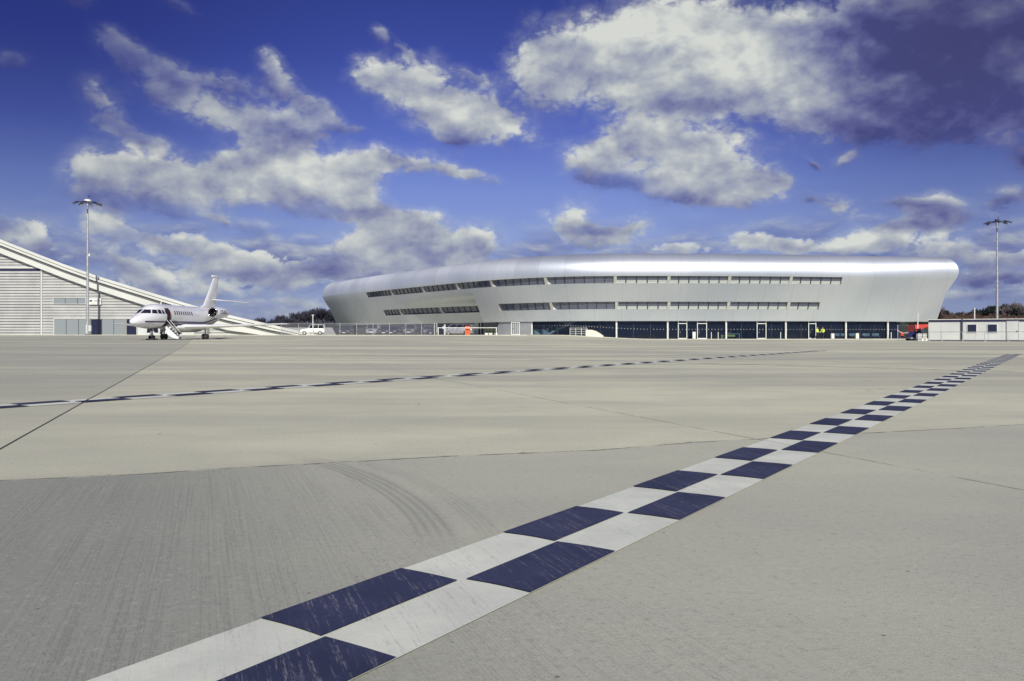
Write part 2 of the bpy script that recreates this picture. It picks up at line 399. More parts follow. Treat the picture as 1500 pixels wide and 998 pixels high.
# ---------------------------------------------------------------- ground sheet
def grid_sheet():
    ys = [-60, -20, 0, 5, 15, 30, 45] + [50 + 1.5 * i for i in range(70)] + [160, 180, 260, 500, 1200, 3500]
    xs = [-3000, -800, -300, -160, -110, -80, -60, -45, -32, -22, -14, -8, -3, 1] + [4 + i * 1.0 for i in range(20)] + [30, 45, 60, 80, 120, 300, 900, 3000]
    b = MB(); P = [(x, y, gz(x, y)) for y in ys for x in xs]; n = len(xs)
    b.add(P, [(j * n + i, j * n + i + 1, (j + 1) * n + i + 1, (j + 1) * n + i) for j in range(len(ys) - 1) for i in range(n - 1)])
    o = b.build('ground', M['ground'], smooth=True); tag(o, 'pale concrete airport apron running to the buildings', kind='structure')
grid_sheet()

def seal_line(pts, w, label):
    b = MB(); rnd = random.Random(2); P = []
    for (ax, ay), (cx, cy) in zip(pts, pts[1:]):
        for k in range(24): P.append((lerp(ax, cx, k / 24), lerp(ay, cy, k / 24)))
    P.append(pts[-1])
    for (ax, ay), (cx, cy) in zip(P, P[1:]):
        d = Vector((cx - ax, cy - ay)).normalized(); q = Vector((-d.y, d.x)) * w * rnd.uniform(.3, .7)
        b.add([(x + sx * q.x, y + sx * q.y, gz(x, y) + .003) for x, y, sx in ((ax, ay, -1), (cx, cy, -1), (cx, cy, 1), (ax, ay, 1))], [(0, 1, 2, 3)])
    tag(b.build('joint_seal', M['gap']), label, kind='structure')
seal_line([(-34, 44), (-23.5, 37.6), (-1.92, 26.2), (6.89, 18.4), (9.7, 15.5), (14, 11.6)], .05, 'thin dark sealed joint crossing the far apron')
seal_line([(-14, 58), (8, 52), (30, 57)], .16, 'faint dark drain line far out on the apron')

# ---------------------------------------------------------------- chequered lines
UD = Vector((.5575, .8302)); WD = Vector((.8302, -.5575)); CELL = .5386; ROW = .2262
def checker(name, label, origin, k0, k1, phase, wobble):
    def P(a, b_, z):
        q = Vector(origin) + UD * a * CELL + WD * b_ * ROW
        return (q.x, q.y, gz(q.x, q.y) + z)
    b = MB(); n = k1 - k0
    pts = [P(k0 + i, s, .004) for i in range(n + 1) for s in (0, 2)]
    b.add(pts, [(2 * i, 2 * i + 1, 2 * i + 3, 2 * i + 2) for i in range(n)])
    o = b.build('line_marking', M['mwhite']); tag(o, label + ', its white base', kind='structure')
    rnd = random.Random(3); b2 = MB()
    for k in range(k0, k1):
        r = (k + phase) % 2
        j = lambda a: rnd.uniform(-a, a)
        e = .02 + (.03 if k % 3 == 0 else 0)
        ring = []
        # slightly bowed, hand-sprayed squares
        a0, a1 = k + j(.02), k + 1 + j(.02) - e
        b0, b1 = r + .00 + (.02 if r else -.004), r + 1 - (.035 if r == 0 else -.004)
        bow = .010 + j(.012)
        for i in range(7): ring.append(P(a0 + bow * math.sin(PI * i / 6) * 1.0, lerp(b0, b1, i / 6), .008))
        for i in range(7): ring.append(P(a1 + bow * math.sin(PI * i / 6) * .9, lerp(b1, b0, i / 6), .008))
        b2.poly(ring)
    o = b2.build('checkered_marking', M['mblue']); tag(o, label + ', its blue squares', kind='structure')
checker('near', 'near chequered ground line', (-.630, 2.0645), -3, 62, 0, .02)
checker('far', 'far chequered ground line', (-5.17, 8.42), -9, 62, 0, .02)

# ================================================================ TERMINAL BUILDING
_rim = [(-42.5, 185.5), (-27, 160.5), (-14.5, 142), (-4.0, 127.8), (5.5, 120.2), (15, 117.6), (34.6, 118.3), (52, 120.8), (67.2, 124.2)]
def _cat(P, n=24):
    P = [Vector((2 * P[0][0] - P[1][0], 2 * P[0][1] - P[1][1]))] + [Vector(p) for p in P] + [Vector((2 * P[-1][0] - P[-2][0], 2 * P[-1][1] - P[-2][1]))]
    out = []
    for i in range(1, len(P) - 2):
        for k in range(n):
            t = k / n
            out.append(.5 * ((2 * P[i]) + (P[i + 1] - P[i - 1]) * t + (2 * P[i - 1] - 5 * P[i] + 4 * P[i + 1] - P[i + 2]) * t * t + (3 * P[i] - P[i - 1] - 3 * P[i + 1] + P[i + 2]) * t ** 3))
    out.append(P[-2]); return out
_c = _cat(_rim)
# smooth so that the bend is one even sweep
for _ in range(60):
    _c = [_c[0]] + [(_c[i - 1] + _c[i] * 2 + _c[i + 1]) / 4 for i in range(1, len(_c) - 1)] + [_c[-1]]
_L = [0.0]
for a, b in zip(_c, _c[1:]): _L.append(_L[-1] + (b - a).length)
SMAX = _L[-1]
def plan(s):
    s = max(0, min(SMAX, s))
    lo, hi = 0, len(_L) - 1
    while hi - lo > 1:
        m = (lo + hi) // 2
        if _L[m] <= s: lo = m
        else: hi = m
    t = (s - _L[lo]) / (_L[hi] - _L[lo])
    return _c[lo].lerp(_c[hi], t)
def pnorm(s):
    d = plan(min(SMAX, s + 1.2)) - plan(max(0, s - 1.2)); d.normalize(); return Vector((d.y, -d.x))
SOF = 2.68
def prof(h, s=0.0):
    k = sm(SMAX - 16, SMAX, s); hv = lerp(9.6, 10.25, k); hs_ = hv - 1.0
    if h <= hs_: return -2.75 + (h - SOF) * (2.85 / (8.6 - SOF)) * (5.92 / lerp(5.92, 6.5, k))
    o1 = -2.75 + (hs_ - SOF) * (2.85 / (8.6 - SOF)) * (5.92 / lerp(5.92, 6.5, k)); g_ = lerp(.481, .40, k)
    if h <= hv:
        t = (h - hs_); return o1 + g_ * t - g_ / 2 * t * t
    t = min(1.0, (h - hv) / (12.52 - hv)); return o1 + g_ / 2 - lerp(2.5, 1.8, k) * (1 - math.sqrt(max(0, 1 - t * t)))
TOP = 12.52
END_L = Vector((.88, .47)); END_R = Vector((-.27, .963))      # directions of the short ends
def hull_pt(s, h, o=None, dent=0.0, inset=0.0):
    o = prof(h, s) if o is None else o
    o -= dent + inset
    c = plan(s); n = pnorm(s)
    # near the two ends blend the normal towards the mitre of the corner
    if s <= 0 or s >= SMAX:
        e = END_L if s <= 0 else END_R
        n2 = Vector((-e.y, e.x)) if s <= 0 else Vector((e.y, -e.x))
        m = (n + n2); m /= m.dot(n); n = m
    return Vector((c.x + n.x * o, c.y + n.y * o, h))
def s_at(px, h, inset=0.0):
    lo, hi = .01, SMAX - .01
    for _ in range(40):
        m = (lo + hi) / 2; p = hull_pt(m, h, inset=inset)
        if 750 + F * p.x / p.y < px: lo = m
        else: hi = m
    return (lo + hi) / 2
B2 = (8.08, 9.10); B1 = (4.40, 5.48)
s20, s21 = s_at(537, 8.5), s_at(1233, 8.5)
s10, s11 = s_at(731, 4.9), s_at(1200, 4.9)
sl0, sl1 = s_at(563, 4.9), s_at(701, 4.9)
sd0 = s_at(585, 5)
def dent(s, h, side=-1):
    if s < sd0 or s > sl1 or (s == sl1 and side > 0): return 0.0
    return 3.0 * ((s - sd0) / (sl1 - sd0)) ** 1.5 * (1 - sm(5.6, 6.9, h))

TB = empty('terminal_building', (15, 122, 0), label='long silver boomerang shaped terminal with two window bands and glazed ground floor', cat='building')
TBL = Vector(TB.location)
def tb(mb, name, m, parent=TB, **k):
    mb.v = [tuple(Vector(p) - TBL) for p in mb.v]
    return mb.build(name, m, parent, **k)

def build_shell():
    cols = []
    s = 0.0
    marks = sorted([s20, s21, s10, s11, sl0])
    grid = [i * SMAX / 150 for i in range(151)]
    grid = sorted(set(round(v, 4) for v in grid if all(abs(v - m) > .3 for m in marks + [sl1])) | set(marks))
    for v in grid: cols.append((v, 1))
    cols += [(sl1, -1), (sl1, 1)]
    cols.sort()
    hs = [SOF, 3.2, 3.8, B1[0], B1[1], 5.8, 6.2, 6.6, 7.0, 7.5, B2[0], B2[1], 9.3, 9.5, 9.7, 9.95, 10.2, 10.45, 10.7, 10.95, 11.2, 11.45, 11.7, 11.9, 12.05, 12.2, 12.32, 12.42, 12.48, 12.52]
    prof_pts = [(SOF + .06, -8.0), (SOF, -2.9)] + [(h, None) for h in hs]
    prof_pts += [(12.62, -3.6), (12.85, -10.0)]
    # arc length along profile for uv
    vv = [0]
    q = [(prof(h) if o is None else o, h) for h, o in prof_pts]
    for a, b in zip(q, q[1:]): vv.append(vv[-1] + math.hypot(a[0] - b[0], a[1] - b[1]))
    me = bpy.data.meshes.new('shell'); bm = bmesh.new(); uvl = bm.loops.layers.uv.new('UVMap')
    V = []
    for (s, sd) in cols:
        row = []
        for (h, o) in prof_pts:
            row.append(bm.verts.new(hull_pt(s, h, o, dent=dent(s, h, sd)) - TBL))
        V.append(row)
    def hole(i, j):
        if prof_pts[j][1] is not None or prof_pts[j + 1][1] is not None: return False
        a, b = cols[i][0], cols[i + 1][0]; h0, h1 = prof_pts[j][0], prof_pts[j + 1][0]
        e = 1e-3
        if h0 >= B2[0] - e and h1 <= B2[1] + e and a >= s20 - e and b <= s21 + e: return True
        if h0 >= B1[0] - e and h1 <= B1[1] + e:
            if a >= s10 - e and b <= s11 + e: return True
            if a >= sl0 - e and b <= sl1 + e and not (cols[i] == (sl1, -1)): return True
        return False
    for i in range(len(cols) - 1):
        for j in range(len(prof_pts) - 1):
            if hole(i, j): continue
            vs = [V[i][j], V[i + 1][j], V[i + 1][j + 1], V[i][j + 1]]
            if abs(cols[i][0] - cols[i + 1][0]) < 1e-6 and (vs[0].co - vs[1].co).length < 1e-4 and (vs[2].co - vs[3].co).length < 1e-4: continue
            f = bm.faces.new(vs); f.smooth = True
            uvs = [(cols[i][0], vv[j]), (cols[i + 1][0], vv[j]), (cols[i + 1][0], vv[j + 1]), (cols[i][0], vv[j + 1])]
            for l, u in zip(f.loops, uvs): l[uvl].uv = u
    # short ends and the back
    endL = [(0.0, 0), (30.0, 0)]
    def end_cols(base_s, e, n2, length, steps):
        c = plan(base_s); out = []
        for k in range(1, steps + 1):
            row = []
            for (h, o) in prof_pts:
                oo = prof(h, base_s) if o is None else o
                p = c + e * (length * k / steps) + n2 * oo
                row.append(bm.verts.new(Vector((p.x, p.y, h)) - TBL))
            out.append(row)
        return out
    RR = end_cols(SMAX, END_R, Vector((END_R.y, -END_R.x)), 30, 6)
    LL = end_cols(0, END_L, Vector((-END_L.y, END_L.x)), 30, 6)
    def strip(A, Bv, s0):
        for j in range(len(prof_pts) - 1):
            f = bm.faces.new([A[j], Bv[j], Bv[j + 1], A[j + 1]]); f.smooth = True
            for l, u in zip(f.loops, [(s0, vv[j]), (s0 + 5, vv[j]), (s0 + 5, vv[j + 1]), (s0, vv[j + 1])]): l[uvl].uv = u
    prev = V[-1]
    for k, r in enumerate(RR): strip(prev, r, SMAX + 5 * k); prev = r
    prevL = V[0]
    for k, r in enumerate(LL): strip(r, prevL, -5 * k - 5); prevL = r
    strip(prev, prevL, SMAX + 40)     # plain rear wall
    # roof deck and underside
    ring = [r[-1] for r in V] + [r[-1] for r in RR] + [r[-1] for r in reversed(LL)]
    seen = []; [seen.append(v) for v in ring if v not in seen]
    bmesh.ops.triangulate(bm, faces=[bm.faces.new(seen)])
    ring = [r[0] for r in V] + [r[0] for r in RR] + [r[0] for r in reversed(LL)]
    seen = []; [seen.append(v) for v in ring if v not in seen]
    bmesh.ops.triangulate(bm, faces=[bm.faces.new(seen)])
    bmesh.ops.recalc_face_normals(bm, faces=bm.faces)
    bm.to_mesh(me); bm.free(); me.materials.append(M['hull'])
    me.set_sharp_from_angle(angle=R(38))
    o = bpy.data.objects.new('hull_shell', me); COL.objects.link(o); o.parent = TB
build_shell()

# recess reveals, glass bays, fins
REC = .32
def band(s0, s1, h0, h1, fins, light_from, dented=False):
    n = max(4, int((s1 - s0) / 1.0)); ss_ = [lerp(s0, s1, i / n) for i in range(n + 1)]
    dd = (lambda s, h: dent(s, h)) if dented else (lambda s, h: 0.0)
    rv = MB()
    for h, in ((h0,), (h1,)):
        a = [hull_pt(s, h, dent=dd(s, h)) for s in ss_]; b = [hull_pt(s, h, dent=dd(s, h), inset=REC + .1) for s in ss_]
        for i in range(n): rv.quad(a[i], a[i + 1], b[i + 1], b[i])
    for s in (s0, s1):
        rv.quad(hull_pt(s, h0, dent=dd(s, h0)), hull_pt(s, h1, dent=dd(s, h1)), hull_pt(s, h1, dent=dd(s, h1), inset=REC + .1), hull_pt(s, h0, dent=dd(s, h0), inset=REC + .1))
    tb(rv, 'window_reveal', M['fin'])
    back = MB()
    for i in range(n):
        back.quad(hull_pt(ss_[i], h0 - .4, dent=dd(ss_[i], h0), inset=REC + 3.2), hull_pt(ss_[i + 1], h0 - .4, dent=dd(ss_[i + 1], h0), inset=REC + 3.2),
                  hull_pt(ss_[i + 1], h1 + .4, dent=dd(ss_[i + 1], h1), inset=REC + 3.2), hull_pt(ss_[i], h1 + .4, dent=dd(ss_[i], h1), inset=REC + 3.2))
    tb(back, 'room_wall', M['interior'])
    cuts = [s0] + fins + [s1]
    for s in fins:
        fb = MB(); w = .22; 
        P = []
        for ds in (-w, w):
            for h in (h0, h1):
                for ins in (.06, REC + .05): P.append(hull_pt(s + ds, h, dent=dd(s, h), inset=ins))
        fb.add(P, [(0, 1, 3, 2), (4, 6, 7, 5), (0, 2, 6, 4), (1, 5, 7, 3), (0, 4, 5, 1), (2, 3, 7, 6)])
        # little sill gusset
        g = [hull_pt(s + w, h0 + .02, dent=dd(s, h0), inset=.08), hull_pt(s + w + .55, h0 + .02, dent=dd(s, h0), inset=.3), hull_pt(s + w, h0 + .42, dent=dd(s, h0 + .4), inset=.3), hull_pt(s + w, h0 + .02, dent=dd(s, h0), inset=.6)]
        fb.add(g, [(0, 1, 2), (1, 3, 2), (0, 2, 3), (0, 3, 1)])
        tb(fb, 'fin', M['fin'])
    for a, b in zip(cuts, cuts[1:]):
        if b - a < .5: continue
        k = max(1, round((b - a) / 1.55)); m_ = max(2, k)
        wb = MB()
        q = [lerp(a + .05, b - .05, i / m_) for i in range(m_ + 1)]
        for i in range(m_):
            wb.quad(hull_pt(q[i], h0, dent=dd(q[i], h0), inset=REC), hull_pt(q[i + 1], h0, dent=dd(q[i + 1], h0), inset=REC), hull_pt(q[i + 1], h1, dent=dd(q[i + 1], h1), inset=REC), hull_pt(q[i], h1, dent=dd(q[i], h1), inset=REC))
        win = tb(wb, 'window', M['bandglass'])
        for i in range(1, k):
            mu = MB(); s = lerp(a, b, i / k)
            mu.beam(hull_pt(s, h0, dent=dd(s, h0), inset=REC - .06), hull_pt(s, h1, dent=dd(s, h1), inset=REC - .06), .07, .07, up=pnorm(s).to_3d())
            tb(mu, 'mullion', M['dark'], parent=win)
        if a >= light_from:
            for i in range(k):
                lb = MB(); u0, u1 = lerp(a, b, (i + .06) / k), lerp(a, b, (i + .94) / k)
                hh = h0 + .45
                lb.quad(hull_pt(u0, h0 + .02, inset=REC - .10), hull_pt(u1, h0 + .02, inset=REC - .12), hull_pt(u1, hh, inset=REC - .12), hull_pt(u0, hh, inset=REC - .12))
                tb(lb, 'balustrade', M['paleglass'], parent=win)
f2 = [s_at(p, 8.5, .4) for p in (576, 622, 672, 722, 801, 901, 979, 1067.5, 1157)]
band(s20, s21, B2[0], B2[1], f2, s_at(890, 8.5))
f1 = [s_at(p, 4.9, .4) for p in (809, 903, 979, 1066, 1153.5)]
band(s10, s11, B1[0], B1[1], f1, s_at(890, 4.9))
fl = [s_at(p, 4.9, .4) for p in (589, 641, 690)]
band(sl0, sl1 - .02, B1[0], B1[1], fl, 1e9, dented=True)

# ground floor
def base_pt(s, inset, h): return hull_pt(s, h, o=-2.9 - inset)
def s_base(px, inset=0.0):
    lo, hi = .01, SMAX - .01
    for _ in range(40):
        m = (lo + hi) / 2; p = base_pt(m, inset, 1)
        if 750 + F * p.x / p.y < px: lo = m
        else: hi = m
    return (lo + hi) / 2
GF = .35
def gfz(p): return gz(p.x, p.y) + .02
def gf_wall(name, m, px0, px1, inset, h1=SOF + .04, n=None, h0=None, parent=TB):
    a, b = s_base(px0, inset), s_base(px1, inset); n = n or max(1, int((b - a) / 1.5)); w = MB()
    for i in range(n):
        p, q = base_pt(lerp(a, b, i / n), inset, 0), base_pt(lerp(a, b, (i + 1) / n), inset, 0)
        z0p, z0q = (-.3, -.3) if h0 is None else (gfz(p) + h0, gfz(q) + h0)
        w.quad((p.x, p.y, z0p), (q.x, q.y, z0q), (q.x, q.y, h1), (p.x, p.y, h1))
    return tb(w, name, m, parent=parent)
gf_wall('plinth_wall', M['wallgrey'], 730, 778, .10)
gf_wall('ground_floor_glazing', M['darkglass'], 512, 729, 3.2)
for p0, p1 in ((694, 701), (703, 704.5)): gf_wall('wall_panel', M['pale'], p0, p1, 3.0, n=1)
colpx = [903, 978, 1063.6, 1151, 1239, 1300.5]
doors = [(993.5, 1006), (1021.5, 1035), (1109, 1122), (1184.5, 1195)]
edges = [778] + colpx[:] + [1313]
for a, b in zip(edges, edges[1:]):
    o = gf_wall('window', M['glass'], a, b, GF + .25)
    mu = MB(); sa, sb = s_base(a, GF + .2), s_base(b, GF + .2); k = max(1, round((sb - sa) / 2.6))
    for i in range(1, k):
        p = base_pt(lerp(sa, sb, i / k), GF + .2, 0); mb_ = MB(); mb_.beam((p.x, p.y, gfz(p)), (p.x, p.y, SOF), .07, .07, up=(0, 1, 0)); tb(mb_, 'mullion', M['dark'], parent=o)
    # dots of manifestation strip
    for i in range(int((sb - sa) / .5)):
        p = base_pt(sa + .25 + i * .5, GF + .2, 0); mu.box((p.x, p.y, gfz(p) + 1.45), (.09, .02, .09))
    if mu.v: tb(mu, 'manifestation', M['galv'], parent=o)
for px in colpx + [779]:
    p = base_pt(s_base(px, .3), .3, 0); c = MB(); c.tube((p.x, p.y, gz(p.x, p.y) - .2), (p.x, p.y, SOF + .02), .14, n=14)
    tb(c, 'column', M['steelw'], smooth=True, angle=R(40))
for a, b in doors:
    sa, sb = s_base(a, GF), s_base(b, GF); d = MB()
    p, q = base_pt(sa, GF, 0), base_pt(sb, GF, 0)
    for e in (p, q): d.box((e.x, e.y, (SOF + gfz(e)) / 2), (.10, .10, SOF - gfz(e)))
    r = (p + q) / 2; ang = math.atan2(q.y - p.y, q.x - p.x); L = (q - p).length
    d.box((r.x, r.y, 2.32), (L - .14, .1, .10), rz=ang); d.box((r.x, r.y, gfz(r) + .09), (L - .14, .1, .14), rz=ang)
    dr = tb(d, 'door', M['steelw'])
    hdl = MB(); hdl.box((p.x + .25, p.y - .1, 1.05), (.04, .06, .35)); tb(hdl, 'handle', M['chrome'], parent=dr)
# rooms behind the glass
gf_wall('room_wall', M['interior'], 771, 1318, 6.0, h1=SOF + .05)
w = MB(); a, b = s_base(776, GF), s_base(1315, GF)
for i in range(60):
    s0, s1 = lerp(a, b, i / 60), lerp(a, b, (i + 1) / 60)
    P = [base_pt(s0, .5, 0), base_pt(s1, .5, 0), base_pt(s1, 6.0, 0), base_pt(s0, 6.0, 0)]
    w.add([(p.x, p.y, gfz(p) + .05) for p in P], [(0, 1, 2, 3)])
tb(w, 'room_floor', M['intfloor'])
for px, iw in ((1312.5, 6.0),):
    s = s_base(px, .6); p, q = base_pt(s, .6, 0), base_pt(s, 6.2, 0); w = MB(); w.quad((p.x, p.y, 0), (q.x, q.y, 0), (q.x, q.y, SOF), (p.x, p.y, SOF)); tb(w, 'room_wall', M['interior'])

def at_base(px, inset):
    p = base_pt(s_base(px, inset), inset, 0); return Vector((p.x, p.y, gfz(p) + .05)), math.atan2(pnorm(s_base(px, inset)).x, -pnorm(s_base(px, inset)).y)
# staircase
st = empty('staircase', at_base(821, 2.4)[0], label='straight open stair rising to the right behind the ground floor glass', cat='staircase')
b = MB(); b.beam((-2.1, .5, .0), (2.3, .5, 2.1), .08, .28, up=(0, 0, 1)); b.beam((-2.1, -.5, .0), (2.3, -.5, 2.1), .08, .28); b.build('stringer', M['pale'], st)
b = MB()
for i in range(11): b.box((-1.95 + i * .4, 0, .18 + i * .19), (.32, .95, .05))
b.build('tread', M['pale'], st)
b = MB(); b.beam((-2.1, -.55, .9), (1.4, -.55, 2.55), .05, .05)
for i in range(6): b.beam((-2 + i * .68, -.55, .1 + i * .32), (-2 + i * .68, -.55, .92 + i * .32), .035, .035)
b.build('handrail', M['galv'], st)
# curved desks
for i, px in enumerate((786.5, 799)):
    p, a = at_base(px, 1.6); o = empty('curved_counter', p, label=('curved pale reception drum nearest the grey plinth wall', 'curved pale reception drum between its twin and the stair')[i], cat='counter', group='curved reception counters')
    b = MB(); n = 10
    ring = lambda z, r: [(math.cos(PI + PI * k / n) * r, math.sin(PI + PI * k / n) * r * .6, z) for k in range(n + 1)]
    b.loft([ring(0, .62), ring(.85, .62)], closed=False, caps=False); b.build('front_panel', M['pale'], o, smooth=True)
    b = MB(); b.poly(ring(.88, .66)); b.poly(ring(.85, .66)); b.build('worktop', M['wallgrey'], o)
# guard rail + pale ramp wall in front of the glass
p0, p1 = base_pt(s_base(835, -.7), -.7, 0), base_pt(s_base(860, -.7), -.7, 0)
o = empty('guard_rail', (p0.x, p0.y, gz(p0.x, p0.y)), label='galvanised guard rail with four bars beside the pale ramp wall', cat='railing')
d = (p1 - p0); d.z = 0
b = MB()
for z in (.25, .55, .85, 1.1): b.beam((0, 0, z), (d.x, d.y, z), .05, .05)
b.build('rail', M['steelw'], o)
for i in range(4):
    q = d * (i / 3); b = MB(); b.beam((q.x, q.y, 0), (q.x, q.y, 1.12), .06, .06); b.build('post', M['steelw'], o)
p0, p1 = base_pt(s_base(858, -.8), -.8, 0), base_pt(s_base(884, -.8), -.8, 0)
o = empty('ramp_wall', (p0.x, p0.y, 0), label='low pale concrete ramp wall sloping down to the right before the glass', cat='wall')
d = p1 - p0; b = MB(); z0 = gz(p0.x, p0.y)
prof_ = [(0, z0 + .95), (.35, z0 + .93), (.6, z0 + .75), (.85, z0 + .35), (1.0, z0 + .05)]
P = [(d.x * t, d.y * t, z) for t, z in prof_] + [(d.x * t, d.y * t, -.1) for t, z in reversed(prof_)]
n = len(P); b.add(P + [(x - .0, y + .25, z) for x, y, z in P], [tuple(range(n)), tuple(range(2 * n - 1, n - 1, -1))] + [(i, (i + 1) % n, n + (i + 1) % n, n + i) for i in range(n)])
b.build('wall_body', M['concl'], o)
# furniture seen in the rooms
def desk(px, inset, w, label, board=None):
    p, a = at_base(px, inset); o = empty('desk', p, rz=a, label=label, cat='desk')
    b = MB(); b.box((0, 0, .74), (w, .7, .05)); b.build('desktop', M['white'], o)
    for sx in (-1, 1):
        b = MB(); b.box((sx * (w / 2 - .04), 0, .36), (.06, .6, .71)); b.build('leg', M['white'], o)
    if board: b = MB(); b.box((-w * .15, -.28, .45), (w * .6, .04, .32)); b.build('modesty_panel', board, o)
    return p, a
desk(1073, 1.2, 2.0, 'white desk with yellow front board behind the glass right of the third column', M['yellow'])
p, a = at_base(1059.5, 1.2)
o = empty('cabinet', p, label='low yellow cabinet immediately left of the white desk', cat='cabinet')
b = MB(); b.box((0, 0, .28), (.75, .45, .5)); b.build('body', M['yellow'], o); b = MB(); b.box((0, 0, .55), (.8, .5, .05)); b.build('top', M['white'], o)
def bench(px, inset, w, label):
    p, a = at_base(px, inset); o = empty('display_bench', p, rz=a, label=label, cat='bench', group='pale benches behind the terminal glass')
    b = MB(); b.box((0, 0, .62), (w, .5, .35)); b.build('seat_back', M['pale'], o)
    b = MB(); b.box((0, -.3, .32), (w, .6, .12)); b.build('seat', M['cargrey'], o)
    for sx in (-1, 1): b = MB(); b.box((sx * w * .45, -.2, .14), (.08, .5, .26)); b.build('leg', M['dark'], o)
bench(1229, 2.0, 1.5, 'pale bench behind the glass just left of the fifth column')
bench(1248, 2.0, 1.3, 'pale bench behind the glass right of the fifth column')
bench(1267, 2.4, 1.2, 'pale bench behind the glass midway between the last two columns')
bench(1281, 2.4, 1.2, 'pale bench nearest the last column behind the glass')
for px, ins, hgt, lab in ((1016.5, -.5, .95, 'white service box standing between two glazed doors'), (1219.5, -.5, .72, 'white service box standing between hi vis workers and fifth column'), (1255.5, -.5, .75, 'white service box immediately right of the fifth column')):
    p = base_pt(s_base(px, ins), ins, 0); o = empty('service_box', (p.x, p.y, gz(p.x, p.y)), label=lab, cat='box', group='white service boxes along the terminal front')
    b = MB(); b.box((0, 0, hgt / 2 + .1), (.42, .35, hgt)); b.build('body', M['white'], o)
    b = MB(); b.box((0, 0, hgt + .13), (.48, .4, .05)); b.build('lid', M['pale'], o)
for px, lab in ((1042, 'slim white bollard right of the second glazed door'), (1052, 'slim white bollard left of the third column'), (1143.5, 'slim pale bollard left of the fourth column'), (1305.5, 'slim pale bollard by the right end of the glass')):
    p = base_pt(s_base(px, -.4), -.4, 0); b = MB(); z = gz(p.x, p.y)
    b.tube((0, 0, 0), (0, 0, 1.0), .055, n=8); b.tube((0, 0, 1.0), (0, 0, 1.06), .055, .02, n=8)
    o = b.build('bollard', M['steelw'], loc=(p.x, p.y, z), smooth=True, angle=R(40)); tag(o, lab, 'bollard', 'slim bollards along the terminal front')

# paved strip along the front, and the kerb under the fence line
def paved(name, label, pts_in, pts_out, z=.11):
    b = MB()
    for i in range(len(pts_in) - 1):
        a, c, d_, e = pts_in[i], pts_in[i + 1], pts_out[i + 1], pts_out[i]
        P = [(q.x, q.y, gz(q.x, q.y) + z) for q in (a, c, d_, e)]; b.add(P, [(0, 1, 2, 3)])
        b.quad(P[3], P[2], (P[2][0], P[2][1], P[2][2] - z - .05), (P[3][0], P[3][1], P[3][2] - z - .05))
    o = b.build(name, M['concl']); tag(o, label, kind='structure')
sa, sb = s_base(735), s_base(1345)
nn = 70
paved('pavement', 'light paved strip along the glazed terminal front', [base_pt(lerp(sa, sb, i / nn), .1, 0) for i in range(nn + 1)], [base_pt(lerp(sa, sb, i / nn), -4.2, 0) for i in range(nn + 1)], z=.05)

# ================================================================ HANGAR
HY = 145.0
HB = gz(-60, HY)
roof_px = [(-140, 290), (-60, 325), (0, 349), (60, 372.5), (100, 388), (145, 404), (180, 415), (240, 433.5), (280, 445.5), (334, 460.5), (400, 475.5), (448, 486.5), (466, 490.2)]
roofw = [(X(px, HY), H(py, HY)) for px, py in roof_px]
def roof_z(x, off=0.0):
    for (a, za), (b, zb) in zip(roofw, roofw[1:]):
        if a <= x <= b: return lerp(za, zb, (x - a) / (b - a)) - off
    return roofw[-1][1] - off
HG = empty('hangar', (roofw[2][0], HY, 0), label='white ribbed hangar with a long curved roof sweeping down to the ground', cat='building')
def hg(mb, name, m, parent=HG, **k):
    l = Vector(HG.location); mb.v = [tuple(Vector(p) - l) for p in mb.v]; return mb.build(name, m, parent, **k)
def x_at_roof(z, off):
    x0, x1 = roofw[0][0], roofw[-1][0]
    for _ in range(40):
        m = (x0 + x1) / 2
        if roof_z(m, off) > z: x0 = m
        else: x1 = m
    return x0
xd = X(61, HY); xl = roofw[0][0]
pitch = .50
b = MB(); bd = MB(); bj = MB()
z = HB - .05; k = 0
xr_at = lambda zz: x_at_roof(zz, 1.9)
while z < roof_z(xl, 1.5):
    z1 = z + .37
    for zz0, zz1, yy in ((z, z1, HY),):
        xr0, xr1 = xr_at(zz0), xr_at(zz1)
        if xr0 > xd + .2:
            b.add([(xd, yy, zz0), (xr0, yy, zz0), (max(xr1, xd), yy + .02, zz1), (xd, yy + .02, zz1), (xd, yy + .12, zz1), (max(xr1, xd), yy + .12, zz1), (xd, yy + .12, zz0), (xr0, yy + .12, zz0)],
                  [(0, 1, 2, 3), (3, 2, 5, 4), (0, 6, 7, 1)])
        xe = min(xd - .25, xr1)
        if z < H(397, HY) - .2:
            bd.add([(xl, yy - .06, zz0), (xe, yy - .06, zz0), (xe, yy - .04, zz1), (xl, yy - .04, zz1), (xl, yy + .08, zz1), (xe, yy + .08, zz1), (xl, yy + .08, zz0), (xe, yy + .08, zz0)],
                   [(0, 1, 2, 3), (3, 2, 5, 4), (0, 6, 7, 1)])
        elif xe > xl:
            b.add([(xl, yy, zz0), (min(xd, xr0), yy, zz0), (min(xd, xr1), yy + .02, zz1), (xl, yy + .02, zz1), (xl, yy + .12, zz1), (min(xd, xr1), yy + .12, zz1)], [(0, 1, 2, 3), (3, 2, 5, 4)])
    z += pitch; k += 1
hg(b, 'cladding', M['clad'], fix=False)
hg(bd, 'hangar_door', M['clad'], fix=False)
back = MB(); P = [(x, HY + .13, roof_z(x, 1.2)) for x, _ in roofw[:-2]]
for a, c in zip(P, P[1:]): back.quad((a[0], a[1], HB - .3), (c[0], c[1], HB - .3), c, a)
hg(back, 'backing_wall', M['cladd'])
b = MB(); zt = H(393, HY)
b.box((X(61.3, HY), HY - .12, (HB + zt) / 2), (.26, .16, zt - HB)); hg(b, 'door_trim', M['roofw'])
